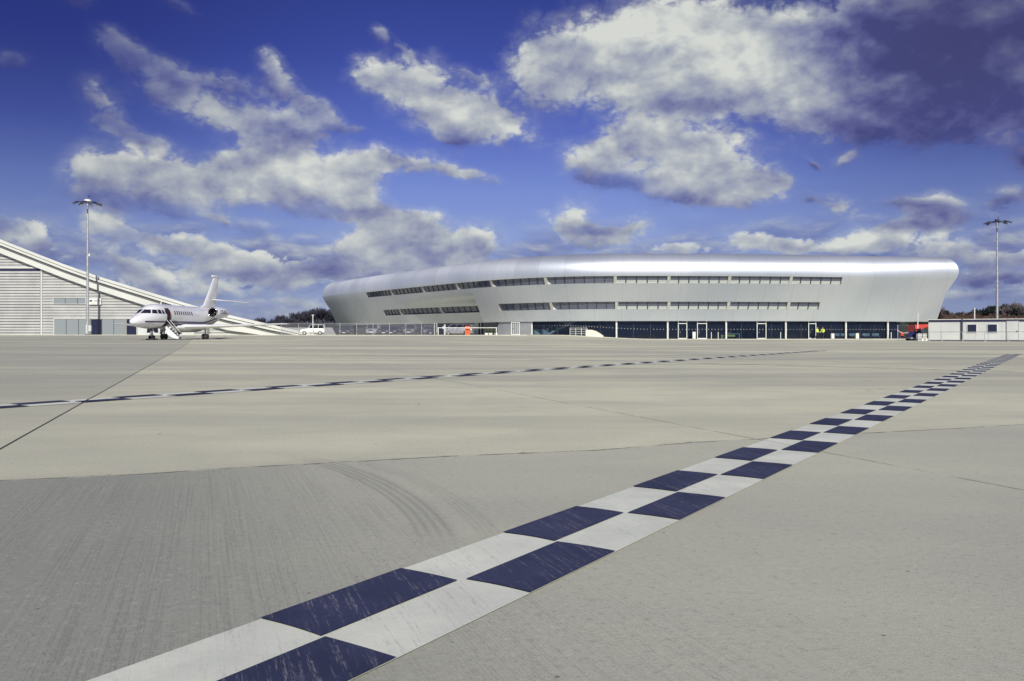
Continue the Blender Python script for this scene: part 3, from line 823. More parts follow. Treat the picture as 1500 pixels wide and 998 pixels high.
b = MB(); b.box(((xl + xd) / 2, HY - .14, zt + .05), (xd - xl, .2, .22)); hg(b, 'door_header', M['roofw'])
b = MB(); b.box(((xl + xd) / 2 - .2, HY - .03, zt - .32), (xd - xl - .3, .10, .42)); hg(b, 'header_slot', M['navy'])
# roof edge strips
def edge(name, m, o0, o1, y0, y1, px_to=466, grow=0.0):
    b = MB(); rings = []
    for x, z in roofw:
        z = roof_z(x); t = 1 + grow * sm(-80, -30, x)
        zz0 = max(z - o0, HB - .2); zz1 = max(z - o1 * t, HB - .25)
        sh = -.80 * (y1 - HY) if y1 > HY + 5 else 0
        rings.append([(x, y0, zz0), (x + sh, y1, zz0), (x + sh, y1, zz1), (x, y0, zz1)])
    b.loft(rings); return hg(b, name, m)
edge('roof', M['roofw'], 0, .50, HY - 1.6, HY + 45)
edge('roof_joint', M['gap'], .50, .62, HY - 1.35, HY + .5)
edge('roof_trim', M['roofw'], .62, 1.02, HY - 1.5, HY + .5)
edge('roof_joint', M['gap'], 1.02, 1.22, HY - .9, HY + .5)
edge('fascia', M['roofw'], 1.22, 2.55, HY - .75, HY + .05, grow=.15)
# ribbon window
def panel_window(name, px0, px1, py0, py1, cuts, m, y=HY - .06, fr=.09):
    x0, x1 = X(px0, HY), X(px1, HY); z1, z0 = H(py0, HY), max(H(py1, HY), HB + .02)
    b = MB(); b.box(((x0 + x1) / 2, y + .03, (z0 + z1) / 2), (x1 - x0, .1, z1 - z0)); wdw = hg(b, name, m)
    f = MB()
    f.box(((x0 + x1) / 2, y - .05, z1 + fr / 2), (x1 - x0 + 2 * fr, .14, fr)); f.box(((x0 + x1) / 2, y - .05, z0 - fr / 2 + .02), (x1 - x0 + 2 * fr, .18, fr))
    for x in (x0 - fr / 2, x1 + fr / 2): f.box((x, y - .05, (z0 + z1) / 2), (fr, .14, z1 - z0))
    hg(f, 'frame', M['roofw'], parent=HG).parent = wdw
    for c in cuts: g = MB(); x = X(c, HY); g.box((x, y - .035, (z0 + z1) / 2), (.06, .06, z1 - z0)); hg(g, 'mullion', M['navy'], parent=wdw)
    return wdw
panel_window('window', 79, 126, 436.5, 445.5, (96, 114), M['hangglass'])
panel_window('window', 80, 133, 467.5, 491, (97.5, 115.5), M['hangglass'])
panel_window('door', 133.6, 150, 467.5, 491, (141,), M['darkglass'])
panel_window('window', 150.6, 185, 467.5, 491, (167,), M['hangglass'])
panel_window('window', 186, 200.5, 467.5, 491, (193,), M['darkglass'])
b = MB(); b.box(((X(202, HY) + X(285, HY)) / 2, HY - .10, (H(479, HY) + HB) / 2), (X(285, HY) - X(202, HY), .16, H(479, HY) - HB)); hg(b, 'wall_panel', M['cabin'])
panel_window('window', 255, 267, 484, 490, (), M['darkglass'], y=HY - .16)
# company board beside the lamp mast
sx0, sx1 = X(131.5, HY), X(149.5, HY); sz0, sz1 = H(446.5, HY), H(437.5, HY)
SG = empty('company_sign', ((sx0 + sx1) / 2, HY - .35, sz0), label='white board with dark blue emblem and lettering on the hangar wall', cat='sign')
w_, h_ = sx1 - sx0, sz1 - sz0
b = MB(); b.box((0, 0, h_ / 2), (w_, .08, h_)); b.build('board', M['white'], SG)
b = MB(); n = 20; P = [(-.32 * w_ + .21 * math.cos(2 * PI * i / n) * 1.3, -.045, h_ * .60 + .16 * math.sin(2 * PI * i / n)) for i in range(n)]; b.poly(P); b.build('emblem', M['blue'], SG)
def text(body, size, loc, rot, m, parent, name='lettering', ext=.004, align='CENTER'):
    cu = bpy.data.curves.new(name, 'FONT'); cu.body = body; cu.size = size; cu.align_x = align; cu.align_y = 'CENTER'; cu.extrude = ext
    cu.materials.append(m); tmp = bpy.data.objects.new(name, cu); COL.objects.link(tmp); bpy.context.view_layer.update()
    me = bpy.data.meshes.new_from_object(tmp); bpy.data.objects.remove(tmp); o = bpy.data.objects.new(name, me); COL.objects.link(o); o.location = loc; o.rotation_euler = rot; o.parent = parent; return o
b = MB(); rnd = random.Random(5)                      # worn, unreadable lettering: short strokes
for i in range(6):
    x = -.02 * w_ + i * .085 * w_; zc = h_ * .60
    b.box((x, -.046, zc), (.05, .01, .30)); b.box((x + .06, -.046, zc + rnd.choice((-.12, 0, .12))), (.09, .01, .05))
b.build('lettering', M['blue'], SG)
b = MB(); b.box((.0, -.046, h_ * .22), (w_ * .6, .01, .05)); b.build('rule', M['pale'], SG)
for s in (-1, 1): b = MB(); b.box((s * w_ * .3, .14, h_ * .5), (.1, .26, .1)); b.build('bracket', M['dark'], SG)

# ================================================================ LAMP MASTS
def lamp_mast(px, Y, top_py, label, seed, dome, r0=.24, lean=0):
    x = X(px, Y); z0 = gz(x, Y); Ht = H(top_py, Y) - z0
    o = empty('lamp_mast', (x, Y, z0), label=label, cat='lamp mast', group='tall floodlight masts')
    b = MB(); b.tube((0, 0, 0), (0, 0, Ht * .58), r0, r0 * .78, 16); b.tube((0, 0, Ht * .58), (0, 0, Ht), r0 * .66, r0 * .46, 16); b.build('mast', M['galv'], o, smooth=True, angle=R(40))
    b = MB(); b.tube((0, 0, 0), (0, 0, .12), .42, n=12)
    for k in range(6): b.tube((.34 * math.cos(k), .34 * math.sin(k), .12), (.34 * math.cos(k), .34 * math.sin(k), .2), .03, n=6)
    b.build('base_plate', M['dark'], o)
    b = MB(); n = 24; r = 1.15
    P = [Vector((r * math.cos(2 * PI * i / n), r * math.sin(2 * PI * i / n), Ht - .15)) for i in range(n)]
    for i in range(n): b.tube(P[i], P[(i + 1) % n], .04, n=6, caps=False)
    for k in range(4): a = k * PI / 2 + .4; b.tube((0, 0, Ht - .1), (r * math.cos(a), r * math.sin(a), Ht - .15), .05, n=6)
    b.build('head_ring', M['dark'], o)
    rnd = random.Random(seed)
    for k in range(8):
        a = 2 * PI * k / 8 + .25; rr = 1.95 + rnd.uniform(-.1, .15); ca, sa = math.cos(a), math.sin(a)
        f = MB(); f.tube((ca * 1.1, sa * 1.1, Ht - .12), (ca * (rr - .3), sa * (rr - .3), Ht - .22), .035, n=6)
        f.box((ca * rr, sa * rr, Ht - .32), (.62, .46, .20), rz=a, ry=R(22)); fl_ = f.build('floodlight', M['dark'], o)
        g = MB(); g.box((ca * rr - ca * .03, sa * rr - sa * .03, Ht - .43), (.52, .38, .03), rz=a, ry=R(22)); g.build('lens', M['lampg'], fl_)
    d = MB()
    if dome:
        rings = [[(q * math.cos(2 * PI * i / 14), q * math.sin(2 * PI * i / 14), Ht + zz) for i in range(14)] for q, zz in ((.60, .02), (.58, .14), (.46, .32), (.42, .36))]
        d.loft(rings); d.build('head_cover', M['white'], o)
    else:
        d.box((0, 0, Ht + .16), (.6, .5, .3)); d.build('head_cover', M['dark'], o)
    a = MB(); a.tube((.2, 0, Ht + .3), (.2, 0, Ht + 1.05 if dome else Ht + .8), .025, n=6); a.box((.26, 0, Ht + .9 if dome else Ht + .7), (.16, .1, .2)); a.build('aerial', M['dark'], o)
    return o, Ht
ol, hl = lamp_mast(128.3, 138.3, 295.5, 'tall floodlight mast with white domed head standing against the hangar', 1, True)
b = MB(); b.box((.38, -.1, H(379, 138.3)), (.22, .25, .42)); b.beam((0, 0, H(379, 138.3)), (.38, -.1, H(379, 138.3)), .05, .05); b.build('camera', M['white'], ol)
b = MB(); b.box((.52, -.2, 1.15), (.42, .3, 1.0)); b.build('control_cabinet', M['cabin'], ol)
b = MB(); b.box((-.02, -.27, 1.0), (.26, .06, 1.5)); b.build('access_door', M['cabin'], ol)
lamp_mast(1460.5, 152, 324, 'tall floodlight mast with flat dark head rising behind the site cabins', 4, False)

# ================================================================ BUSINESS JET  (local: +x nose, +y port, z up)
JX, JY = X(270.5, 85.2), 85.2
JD = math.atan2(-.998, -.06)
JET = empty('business_jet', (JX, JY, gz(JX, JY)), rz=JD, label='white business jet with purple stripes parked with its front door and stairs open', cat='aircraft')
JS = [(10.62, .03, .03, 1.66), (10.5, .22, .20, 1.67), (10.2, .40, .36, 1.70), (9.8, .56, .50, 1.75), (9.3, .70, .64, 1.82), (8.8, .83, .76, 1.90), (8.4, .92, .87, 1.98), (8.0, 1.0, 1.0, 2.07),
      (7.6, 1.06, 1.09, 2.15), (7.2, 1.11, 1.14, 2.22), (6.7, 1.15, 1.17, 2.27), (6.0, 1.17, 1.18, 2.30), (3.0, 1.17, 1.18, 2.30), (0, 1.17, 1.18, 2.30), (-2.6, 1.17, 1.18, 2.30), (-4, 1.08, 1.12, 2.33),
      (-5.4, .92, 1.0, 2.42), (-6.8, .70, .80, 2.55), (-8.0, .47, .56, 2.70), (-9.0, .26, .32, 2.83), (-9.55, .10, .12, 2.9)]
JR = [[] for _ in range(3)]
def jsec(x):
    if x >= JS[0][0]: return JS[0][1:]
    for i, (a, b) in enumerate(zip(JS, JS[1:])):
        if b[0] <= x <= a[0]:
            t = (a[0] - x) / (a[0] - b[0]); p0 = JS[max(0, i - 1)]; p3 = JS[min(len(JS) - 1, i + 2)]
            if i < 2 or b[0] - p3[0] > 2.5 or p0[0] - a[0] > 2.5: return tuple(lerp(a[k], b[k], t) for k in (1, 2, 3))
            return tuple(.5 * (2 * a[k] + (b[k] - p0[k]) * t + (2 * p0[k] - 5 * a[k] + 4 * b[k] - p3[k]) * t * t + (3 * a[k] - p0[k] - 3 * b[k] + p3[k]) * t ** 3) for k in (1, 2, 3))
    return JS[-1][1:]
def jpt(x, th, off=0.0):        # th measured from the top, positive to port
    w, h, z = jsec(x); return (x, (w + off) * math.sin(th), z + (h + off) * math.cos(th))
b = MB(); xs = []
x = 10.62
while x > -9.55: xs.append(x); x -= .08 if x > 9.9 else .2
xs.append(-9.55)
b.loft([[jpt(x, 2 * PI * i / 40) for i in range(40)] for x in xs]); b.build('fuselage', M['jetwhite'], JET, smooth=True)
def jpatch(name, m, x0, x1, th0, th1, off, nx=8, nt_=10, parent=JET, curve=None):
    b = MB(); g = []
    for i in range(nx + 1):
        for j in range(nt_ + 1):
            xx = lerp(x0, x1, i / nx); tt = lerp(th0, th1, j / nt_)
            if curve: xx, tt = curve(i / nx, j / nt_)
            g.append(jpt(xx, tt, off))
    n = nt_ + 1; b.add(g, [(i * n + j, i * n + j + 1, (i + 1) * n + j + 1, (i + 1) * n + j) for i in range(nx) for j in range(nt_)])
    return b.build(name, m, parent, smooth=True)
def th_z(x, z):
    w, h, zc = jsec(x); return math.acos(max(-1, min(1, (z - zc) / h)))
# cockpit panes: cast outwards from a point inside the cockpit
def shoot(phi, z, off):
    cx = 7.0; lo, hi = 0, 3.0
    for _ in range(30):
        r = (lo + hi) / 2; w, h, zc = jsec(cx + r * math.cos(phi)); y = r * math.sin(phi)
        if (y / w) ** 2 + ((z - zc) / h) ** 2 < 1: lo = r
        else: hi = r
    return (cx + (lo + off) * math.cos(phi), (lo + off) * math.sin(phi), z + off * .6)
for sgn in (1, -1):
    for (a0, a1, lean, zt_) in ((2.5, 27, 0, 2.86), (31, 57, 2, 2.86), (61, 88, 3, 2.88), (93, 112, 5, 2.86), (118, 138, 12, 2.84)):
        b = MB(); g = []; n = 6
        for i in range(n + 1):
            for j in range(n + 1):
                z = lerp(2.50, zt_, j / n); a = lerp(a0, a1 - (lean if sgn else 0) * (j / n), i / n); g.append(shoot(R(a) * sgn, z, .015))
        b.add(g, [(i * (n + 1) + j, i * (n + 1) + j + 1, (i + 1) * (n + 1) + j + 1, (i + 1) * (n + 1) + j) for i in range(n) for j in range(n)])
        b.build('cockpit_window', M['cargls'], JET, smooth=True)
# front door opening with the orange and purple jamb
d0, d1 = 6.15, 5.45
jpatch('door_opening', M['black'], d0, d1, R(52), R(148), .012, curve=lambda i, j: (lerp(d0 - .12 * math.sin(PI * j) + .12, d1, i), lerp(R(50), R(148), j)))
jpatch('door_jamb', M['leather'], d1 + .02, d1 - .13, R(58), R(98), .02)
jpatch('door_jamb', M['jetpurple'], d1 + .02, d1 - .10, R(98), R(140), .022)
for side in (1, -1):
    for k in range(9):
        x = 4.55 - k * .46; zc = 2.66
        jpatch('cabin_window', M['cargls'], x, x - .21, side * th_z(x, zc + .19), side * th_z(x, zc - .19), .012, nx=3, nt_=4)
# stripes
def stripe(zf, w, x0, x1, side):
    n = 50
    def cv(i, j):
        x = lerp(x0, x1, i); z = zf(x) + (j - .5) * w; return x, side * th_z(x, z)
    jpatch('stripe', M['jetpurple'], x0, x1, 0, 0, .014, nx=n, nt_=2, curve=cv)
for side in (1, -1):
    stripe(lambda x: 1.72 + .0 * x, .13, 9.4, 6.2, side)
    stripe(lambda x: 1.72 + .55 * sm(-1.5, -6.5, x), .22, 5.35, -6.6, side)
    stripe(lambda x: 1.50 + .55 * sm(-1.9, -7.2, x), .15, 5.3, -7.2, side)
    stripe(lambda x: 1.40 + .40 * sm(-2.3, -7.0, x), .09, 4.0, -6.9, side)
# aerofoil surfaces
def wing(name, m, stations, n=14, parent=JET, vertical=False):
    rings = []
    for (le, te, y, z, tk) in stations:
        c = le - te; r = []
        for i in range(n):
            t = 2 * PI * i / n; u = .5 - .5 * math.cos(t); th = tk * c * (2.97 * math.sqrt(max(u, 0)) - 1.26 * u - 3.5 * u * u + 2.8 * u ** 3 - 1.0 * u ** 4) * (1 if t < PI else -1) * .5
            r.append((le - c * u, th, z) if vertical else (le - c * u, y, z + th))
        rings.append(r)
    b = MB(); b.loft(rings); return b.build(name, m, parent, smooth=True, angle=R(35))
for s in (1, -1):
    w = wing('wing', M['jetwhite'], [(3.1, -2.4, s * .7, 1.28, .13), (2.3, -2.2, s * 1.6, 1.30, .12), (.6, -2.4, s * 3.6, 1.38, .11), (-3.2, -4.7, s * 9.45, 1.66, .10), (-3.6, -4.75, s * 9.6, 1.66, .05)])
    for yy in (3.0, 5.2, 7.0):
        f = MB(); xx = -2.2 - .30 * (yy - 2.5); f.loft([[(xx + a, s * yy + r * math.cos(q), 1.26 + .03 * yy + r * 1.2 * math.sin(q)) for q in [2 * PI * i / 8 for i in range(8)]] for a, r in ((.8, .02), (.3, .09), (-.3, .08), (-.7, .01))])
        f.build('flap_fairing', M['jetwhite'], w, smooth=True)
    wing('tailplane', M['jetwhite'], [(-6.6, -8.5, s * .05, 4.42, .10), (-8.2, -9.1, s * 3.55, 4.12, .09)])
    wing('engine_pylon', M['jetwhite'], [(-3.2, -5.6, s * .8, 2.72, .12), (-3.2, -5.4, s * 1.6, 2.84, .12)])
    # engine nacelle
    cy, cz = s * 1.98, 2.86
    eng = [(-2.35, .47), (-2.30, .52), (-2.4, .56), (-2.8, .61), (-3.6, .62), (-4.6, .57), (-5.4, .46), (-5.75, .38)]
    b = MB(); b.loft([[(x, cy + r * math.cos(2 * PI * i / 28), cz + r * math.sin(2 * PI * i / 28)) for i in range(28)] for x, r in eng], caps=False)
    e = b.build('engine', M['jetwhite'], JET, smooth=True)
    b = MB(); b.loft([[(x, cy + r * math.cos(2 * PI * i / 28), cz + r * math.sin(2 * PI * i / 28)) for i in range(28)] for x, r in ((-2.42, .563), (-2.28, .54), (-2.24, .505), (-2.28, .47), (-2.45, .455))], caps=False); b.build('intake_lip', M['chrome'], e, smooth=True)
    b = MB(); b.loft([[(x, cy + r * math.cos(2 * PI * i / 28), cz + r * math.sin(2 * PI * i / 28)) for i in range(28)] for x, r in ((-2.45, .455), (-3.1, .44), (-3.1, .01))], caps=False); b.build('intake', M['black'], e)
    b = MB(); b.loft([[(x, cy + r * math.cos(2 * PI * i / 12), cz + r * math.sin(2 * PI * i / 12)) for i in range(12)] for x, r in ((-2.7, .01), (-2.85, .10), (-3.08, .17))]); b.build('spinner', M['jetgrey'], e, smooth=True)
    b = MB(); b.loft([[(x, cy + r * math.cos(2 * PI * i / 20), cz + r * math.sin(2 * PI * i / 20)) for i in range(20)] for x, r in ((-5.6, .36), (-6.1, .26))]); b.build('exhaust', M['jetgrey'], e, smooth=True, angle=R(40))
wing('fin', M['jetwhite'], [(-2.9, -7.3, 0, 3.25, .05), (-4.4, -7.5, 0, 3.75, .08), (-5.6, -7.95, 0, 5.1, .09), (-7.0, -8.5, 0, 6.85, .10), (-7.1, -8.55, 0, 7.0, .06)], vertical=True)
b = MB(); b.loft([[(x, r * .8 * math.cos(2 * PI * i / 12), 7.06 + r * math.sin(2 * PI * i / 12)) for i in range(12)] for x, r in ((-6.55, .02), (-6.7, .11), (-7.1, .16), (-7.9, .14), (-8.75, .02))]); b.build('fin_cap', M['jetwhite'], JET, smooth=True)
b = MB(); b.loft([[(x, r * 1.5 * math.cos(2 * PI * i / 16), 1.12 + zz + r * .45 * math.sin(2 * PI * i / 16)) for i in range(16)] for x, r, zz in ((4.4, .05, .25), (3.4, .7, .13), (1.5, .95, .05), (-1.5, .95, .05), (-3.5, .6, .2), (-4.8, .05, .4))]); b.build('belly_fairing', M['jetwhite'], JET, smooth=True)
tx = text('CS-DC', .60, (0, 0, 0), (0, 0, 0), M['jetpurple'], JET, name='registration', ext=.003)
# lettering wrapped to the engine side: it sits 6 mm proud of the cowling
tx.location = (-3.75, 1.98 + .626, 2.90); tx.rotation_euler = (PI / 2, 0, PI)
for (xx, z) in ((5.2, 0), (2.6, 0)):
    b = MB(); b.prism([(xx, 3.44), (xx - .25, 3.44), (xx - .32, 3.72), (xx - .15, 3.72)], -.02, .02); b.build('aerial', M['jetwhite'], JET)
b = MB(); b.prism([(7.2, 1.1), (6.95, 1.1), (6.8, .78), (6.9, .78)], -.02, .02); b.build('aerial', M['dark'], JET)
# landing gear
def wheel(b, x, y, r, w):
    b.loft([[(x + q * math.cos(2 * PI * i / 18), y + yy, r + q * math.sin(2 * PI * i / 18)) for i in range(18)] for q, yy in ((r * .45, -w / 2), (r * .9, -w / 2), (r, -w * .3), (r, w * .3), (r * .9, w / 2), (r * .45, w / 2))])
def hub(b, x, y, r, w):
    b.loft([[(x + q * math.cos(2 * PI * i / 12), y + yy, r + q * math.sin(2 * PI * i / 12)) for i in range(12)] for q, yy in ((r * .42, -w / 2 - .01), (r * .2, -w / 2 + .02), (r * .2, w / 2 - .02), (r * .42, w / 2 + .01))])
for s in (1, -1):
    g = MB(); g.tube((0, s * 2.2, 1.35), (0, s * 2.2, .3), .08, n=10); g.tube((-.05, s * 2.2, .9), (-.8, s * 1.8, 1.25), .04, n=8); g.tube((0, s * 2.0, .29), (0, s * 2.4, .29), .05, n=8); gear = g.build('main_gear', M['galv'], JET, smooth=True, angle=R(40))
    for k in (-1, 1):
        b = MB(); wheel(b, 0, s * 2.2 + k * .19, .30, .2); wh = b.build('wheel', M['black'], gear, smooth=True, angle=R(40)); b = MB(); hub(b, 0, s * 2.2 + k * .19, .30, .2); b
        h_ = MB(); hub(h_, 0, s * 2.2 + k * .19, .30, .2)
    d = MB(); d.add([(.35, s * 2.42, 1.25), (-.45, s * 2.42, 1.25), (-.35, s * 2.55, .55), (.25, s * 2.55, .55)], [(0, 1, 2, 3)]); d.build('gear_door', M['jetwhite'], gear)
g = MB(); g.tube((6.75, 0, 1.2), (6.85, 0, .25), .07, n=10); g.tube((6.8, 0, .7), (6.2, 0, 1.15), .035, n=8); g.tube((6.85, -.2, .24), (6.85, .2, .24), .04, n=8); g.box((6.88, 0, .55), (.12, .3, .12)); gear = g.build('nose_gear', M['galv'], JET, smooth=True, angle=R(40))
for k in (-1, 1):
    b = MB(); wheel(b, 6.85, k * .17, .23, .13); b.build('wheel', M['black'], gear, smooth=True, angle=R(40))
    d = MB(); d.add([(7.2, k * .26, 1.15), (6.2, k * .26, 1.15), (6.3, k * .38, .68), (7.1, k * .38, .68)], [(0, 1, 2, 3)]); d.build('gear_door', M['jetpurple'], gear)
b = MB(); b.box((6.88, 0, .82), (.1, .22, .16)); b.build('taxi_light', M['lampg'], gear)
# airstair
AS = MB(); n = 12
for xx in (6.22, 5.48):
    P = []
    for i in range(n + 1):
        t = i / n; y = lerp(1.02, 2.25, t); z = lerp(1.22, .10, t); bow = math.sin(PI * t) * .34
        P.append((y - bow * .67, z - bow * .74))
    Q = []
    for i in range(n, -1, -1):
        t = i / n; Q.append((lerp(1.10, 2.35, t), lerp(1.28, .16, t) + (.10 if i % 2 else .0)))
    poly = P + Q; m_ = len(poly)
    AS.add([(xx - .02, y, z) for y, z in poly] + [(xx + .02, y, z) for y, z in poly], [tuple(range(m_)), tuple(range(2 * m_ - 1, m_ - 1, -1))] + [(i, (i + 1) % m_, m_ + (i + 1) % m_, m_ + i) for i in range(m_)])
    AS.add([(xx2, y, z) for y, z in P for xx2 in (5.48, 6.22)], [(2 * i, 2 * i + 1, 2 * i + 3, 2 * i + 2) for i in range(n)])
stair = AS.build('airstair', M['jetwhite'], JET)
for k in range(5):
    t = (k + .6) / 5; b = MB(); b.box((5.85, lerp(1.15, 2.3, t), lerp(1.2, .2, t) + .03), (.66, .26, .03)); b.build('step', M['jetgrey'], stair)
for xx in (6.2, 5.5):
    b = MB(); b.tube((xx, 1.05, 2.05 if xx > 6 else 2.0), (xx, 2.15, .75), .014, n=6); b.tube((xx, 2.15, .75), (xx, 2.3, .25), .012, n=6); b.build('handrail', M['jetwhite'], stair)
b = MB(); b.box((-.75, .0, .0), (.25, .12, .18)); 
# chocks at the nose wheel
c = from_g(0, 0)
jm = Matrix.Translation(JET.location) @ Matrix.Rotation(JD, 4, 'Z')
for q, lab in (((7.25, -.0), 'black wheel chock in front of the nose wheel'), ((6.45, 0), 'black wheel chock behind the nose wheel')):
    p = jm @ Vector((q[0], q[1], 0)); o = empty('wheel_chock', (p.x, p.y, gz(p.x, p.y)), rz=JD, label=lab, cat='wheel chock', group='chocks at the nose wheel')
    b = MB(); b.prism([(-.12, 0), (.12, 0), (.03, .13), (-.03, .13)], -.35, .35); b.build('wedge', M['black'], o)
    b = MB(); b.tube((0, -.35, .1), (.0, .35, .15), .015, n=6); b.build('rope', M['dark'], o)

# ================================================================ CARS (local +x forward)
def car(name, label, cat, loc, rz, paint, kind, group=None):
    o = empty(name, loc, rz=rz, label=label, cat=cat, group=group)
    S = {  # length, half width, sill z, belt z, roof z, bonnet z ; greenhouse x: rear base, rear top, front top, front base
        'suv': (4.6, .93, .30, 1.12, 1.76, 1.05, -2.15, -1.95, .55, 1.15),
        'hatch': (4.1, .88, .22, .98, 1.48, .90, -1.95, -1.55, .25, 1.15),
        'mpv': (4.6, .92, .24, 1.05, 1.74, .98, -2.2, -2.0, .9, 1.75),
        'offroad': (4.5, .92, .42, 1.14, 1.78, 1.06, -2.15, -2.05, .35, .75),
        'saloon': (4.6, .90, .22, .95, 1.42, .88, -1.6, -1.05, .25, 1.05)}[kind]
    L, w, zs, zb, zr, zh, xr, xrt, xft, xf = S; h = L / 2
    st = [(-h, .82 * w, zs + .18, zb - .12), (-h + .12, .95 * w, zs + .04, zb - .03), (-h + .5, w, zs, zb), (xf - .1, w, zs, zb), (xf + .1, w, zs, lerp(zb, zh, .5)), (h - .5, .98 * w, zs, zh - .05), (h - .12, .92 * w, zs + .03, zh - .20), (h, .78 * w, zs + .12, zh - .35)]
    b = MB(); b.loft([[(x, -ww, lerp(z0, z1, .45)), (x, -ww * .97, z0 + .02), (x, -ww * .8, z0), (x, ww * .8, z0), (x, ww * .97, z0 + .02), (x, ww, lerp(z0, z1, .45)), (x, ww * .99, lerp(z0, z1, .8)), (x, ww * .90, z1), (x, -ww * .90, z1), (x, -ww * .99, lerp(z0, z1, .8))] for x, ww, z0, z1 in st])
    b.build('body', paint, o, smooth=True, angle=R(32))
    wt = w * .76
    b = MB(); b.loft([[(xr, -w * .90, zb - .01), (xr, w * .90, zb - .01), (xrt, wt, zr - .05), (xrt, -wt, zr - .05)], [(xf, -w * .90, zb - .01), (xf, w * .90, zb - .01), (xft, wt, zr - .05), (xft, -wt, zr - .05)]]); b.build('window', M['cargls'], o)
    b = MB(); b.loft([[(x, -ww, zr - .07), (x, ww, zr - .07), (x, ww * .9, zr - dz), (x, -ww * .9, zr - dz)] for x, ww, dz in ((xrt - .05, wt * .98, .02), (xrt + .3, wt * 1.02, 0), (xft - .3, wt * 1.02, 0), (xft + .04, wt * .98, .03))]); b.build('roof', paint, o, smooth=True, angle=R(32))
    b = MB()
    for s in (-1, 1):
        b.beam((xr, s * w * .90, zb), (xrt, s * (wt + .01), zr - .05), .10, .07); b.beam((xf, s * w * .90, zb), (xft, s * (wt + .01), zr - .05), .09, .06)
        for t in (.38, .68): xx = lerp(xr, xf, t); xx2 = lerp(xrt, xft, t); b.beam((xx, s * (w * .90 + .005), zb), (xx2, s * (wt + .015), zr - .05), .08, .04)
    b.build('pillar', paint, o)
    rr = .36 if kind in ('suv', 'offroad') else .31
    for x in (-h + .85, h - .85):
        for s in (-1, 1):
            b = MB(); wheel(b, x, s * (w - .10), rr, .22); wh = b.build('wheel', M['black'], o, smooth=True, angle=R(40))
            b = MB(); b.loft([[(x + q * math.cos(2 * PI * i / 12), s * (w + .005 + yy), rr + q * math.sin(2 * PI * i / 12)) for i in range(12)] for q, yy in ((rr * .62, 0), (rr * .55, .012))]); b.build('rim', M['galv'], wh)
    for s in (-1, 1):
        b = MB(); b.box((h - .12, s * w * .66, zh - .28), (.14, .40, .16)); b.build('headlight', M['lampg'], o)
        b = MB(); b.box((-h + .06, s * w * .72, zb - .22), (.1, .2, .28)); b.build('tail_light', M['red'], o)
        b = MB(); b.box((xf - .25, s * (w + .08), zb + .06), (.12, .18, .13)); b.build('mirror', paint, o)
    b = MB(); b.box((h - .05, 0, zh - .33), (.1, w * .75, .14)); b.build('grille', M['dark'], o)
    b = MB(); b.box((h - .02, 0, zs + .18), (.06, .52, .11)); b.build('number_plate', M['white'], o)
    b = MB(); b.box((h - .10, 0, zs + .10), (.16, w * 1.7, .16)); b.build('bumper', M['dark'] if kind == 'offroad' else paint, o)
    return o
def cp(px, Y, dz=0): x = X(px, Y); return (x, Y, gz(x, Y) + dz)
FR = -PI / 2
car('parked_car', 'white off road car standing side on by the left end of the fence', 'car', cp(457.5, 124), PI + R(12), M['carwhite'], 'offroad').scale = (.82, .82, .9)
car('parked_car', 'dark hatchback facing the apron behind the fence below the terminal tip', 'car', cp(507.5, 131), FR, M['cardark'], 'hatch')
car('parked_car', 'silver tall car facing the apron, first silver one right of the dark hatchback', 'car', cp(547, 131), FR, M['carsilver'], 'suv')
car('parked_car', 'dark low car half hidden behind the first silver tall car', 'car', cp(562, 134), FR + R(8), M['cardark'], 'saloon')
car('parked_car', 'dark saloon facing the apron midway between two silver tall cars', 'car', cp(577, 131), FR - R(4), M['cardark'], 'saloon')
car('parked_car', 'grey tall car with bright headlamps facing the apron near the gate', 'car', cp(601, 130.5), FR, M['cargrey'], 'suv')
car('parked_car', 'greenish grey car parked nearest the gate post behind the fence', 'car', cp(628, 131), FR + R(5), M['cargrey'], 'hatch')
car('parked_car', 'black low car just right of the gate post under the terminal', 'car', cp(646, 128.5), R(168), M['cardark'], 'saloon')
car('people_carrier', 'silver people carrier side on under the terminal beside the orange cabinet', 'car', cp(672, 127), PI - R(8), M['carsilver'], 'mpv')

# orange cabinet by the people carrier
p = cp(685, 124.6); o = empty('equipment_cabinet', p, label='bright orange equipment cabinet in front of the people carrier', cat='cabinet')
b = MB(); b.box((0, 0, .68), (.72, .5, 1.3)); b.build('body', M['orange'], o); b = MB(); b.box((0, 0, 1.36), (.8, .58, .06)); b.build('lid', M['orange'], o)
b = MB(); b.box((.0, -.26, .7), (.6, .02, 1.1)); b.build('door', M['orange'], o)
b = MB()
for s in (-1, 1): b.box((s * .28, 0, .03), (.1, .45, .07))
b.build('foot', M['dark'], o)
# height rail
p0, p1 = cp(641, 124.2), cp(728, 123.6)
o = empty('barrier_rail', p0, label='long white horizontal barrier rail in front of the people carrier', cat='barrier')
b = MB(); b.beam((0, 0, 1.12), (p1[0] - p0[0], p1[1] - p0[1], 1.12), .10, .10); b.build('rail', M['white'], o)
for t in (.01, .99): b = MB(); b.box(((p1[0] - p0[0]) * t, (p1[1] - p0[1]) * t, .56), (.12, .12, 1.1)); b.build('post', M['white'], o)
for px, lab in ((651.5, 'round white post right of the black low car'),):
    p = cp(px, 126); b = MB(); b.tube((0, 0, 0), (0, 0, 1.6), .12, n=12); b.tube((0, 0, 1.6), (0, 0, 1.66), .12, .05, n=12); tag(b.build('bollard', M['steelw'], loc=p, smooth=True, angle=R(40)), lab, 'bollard')
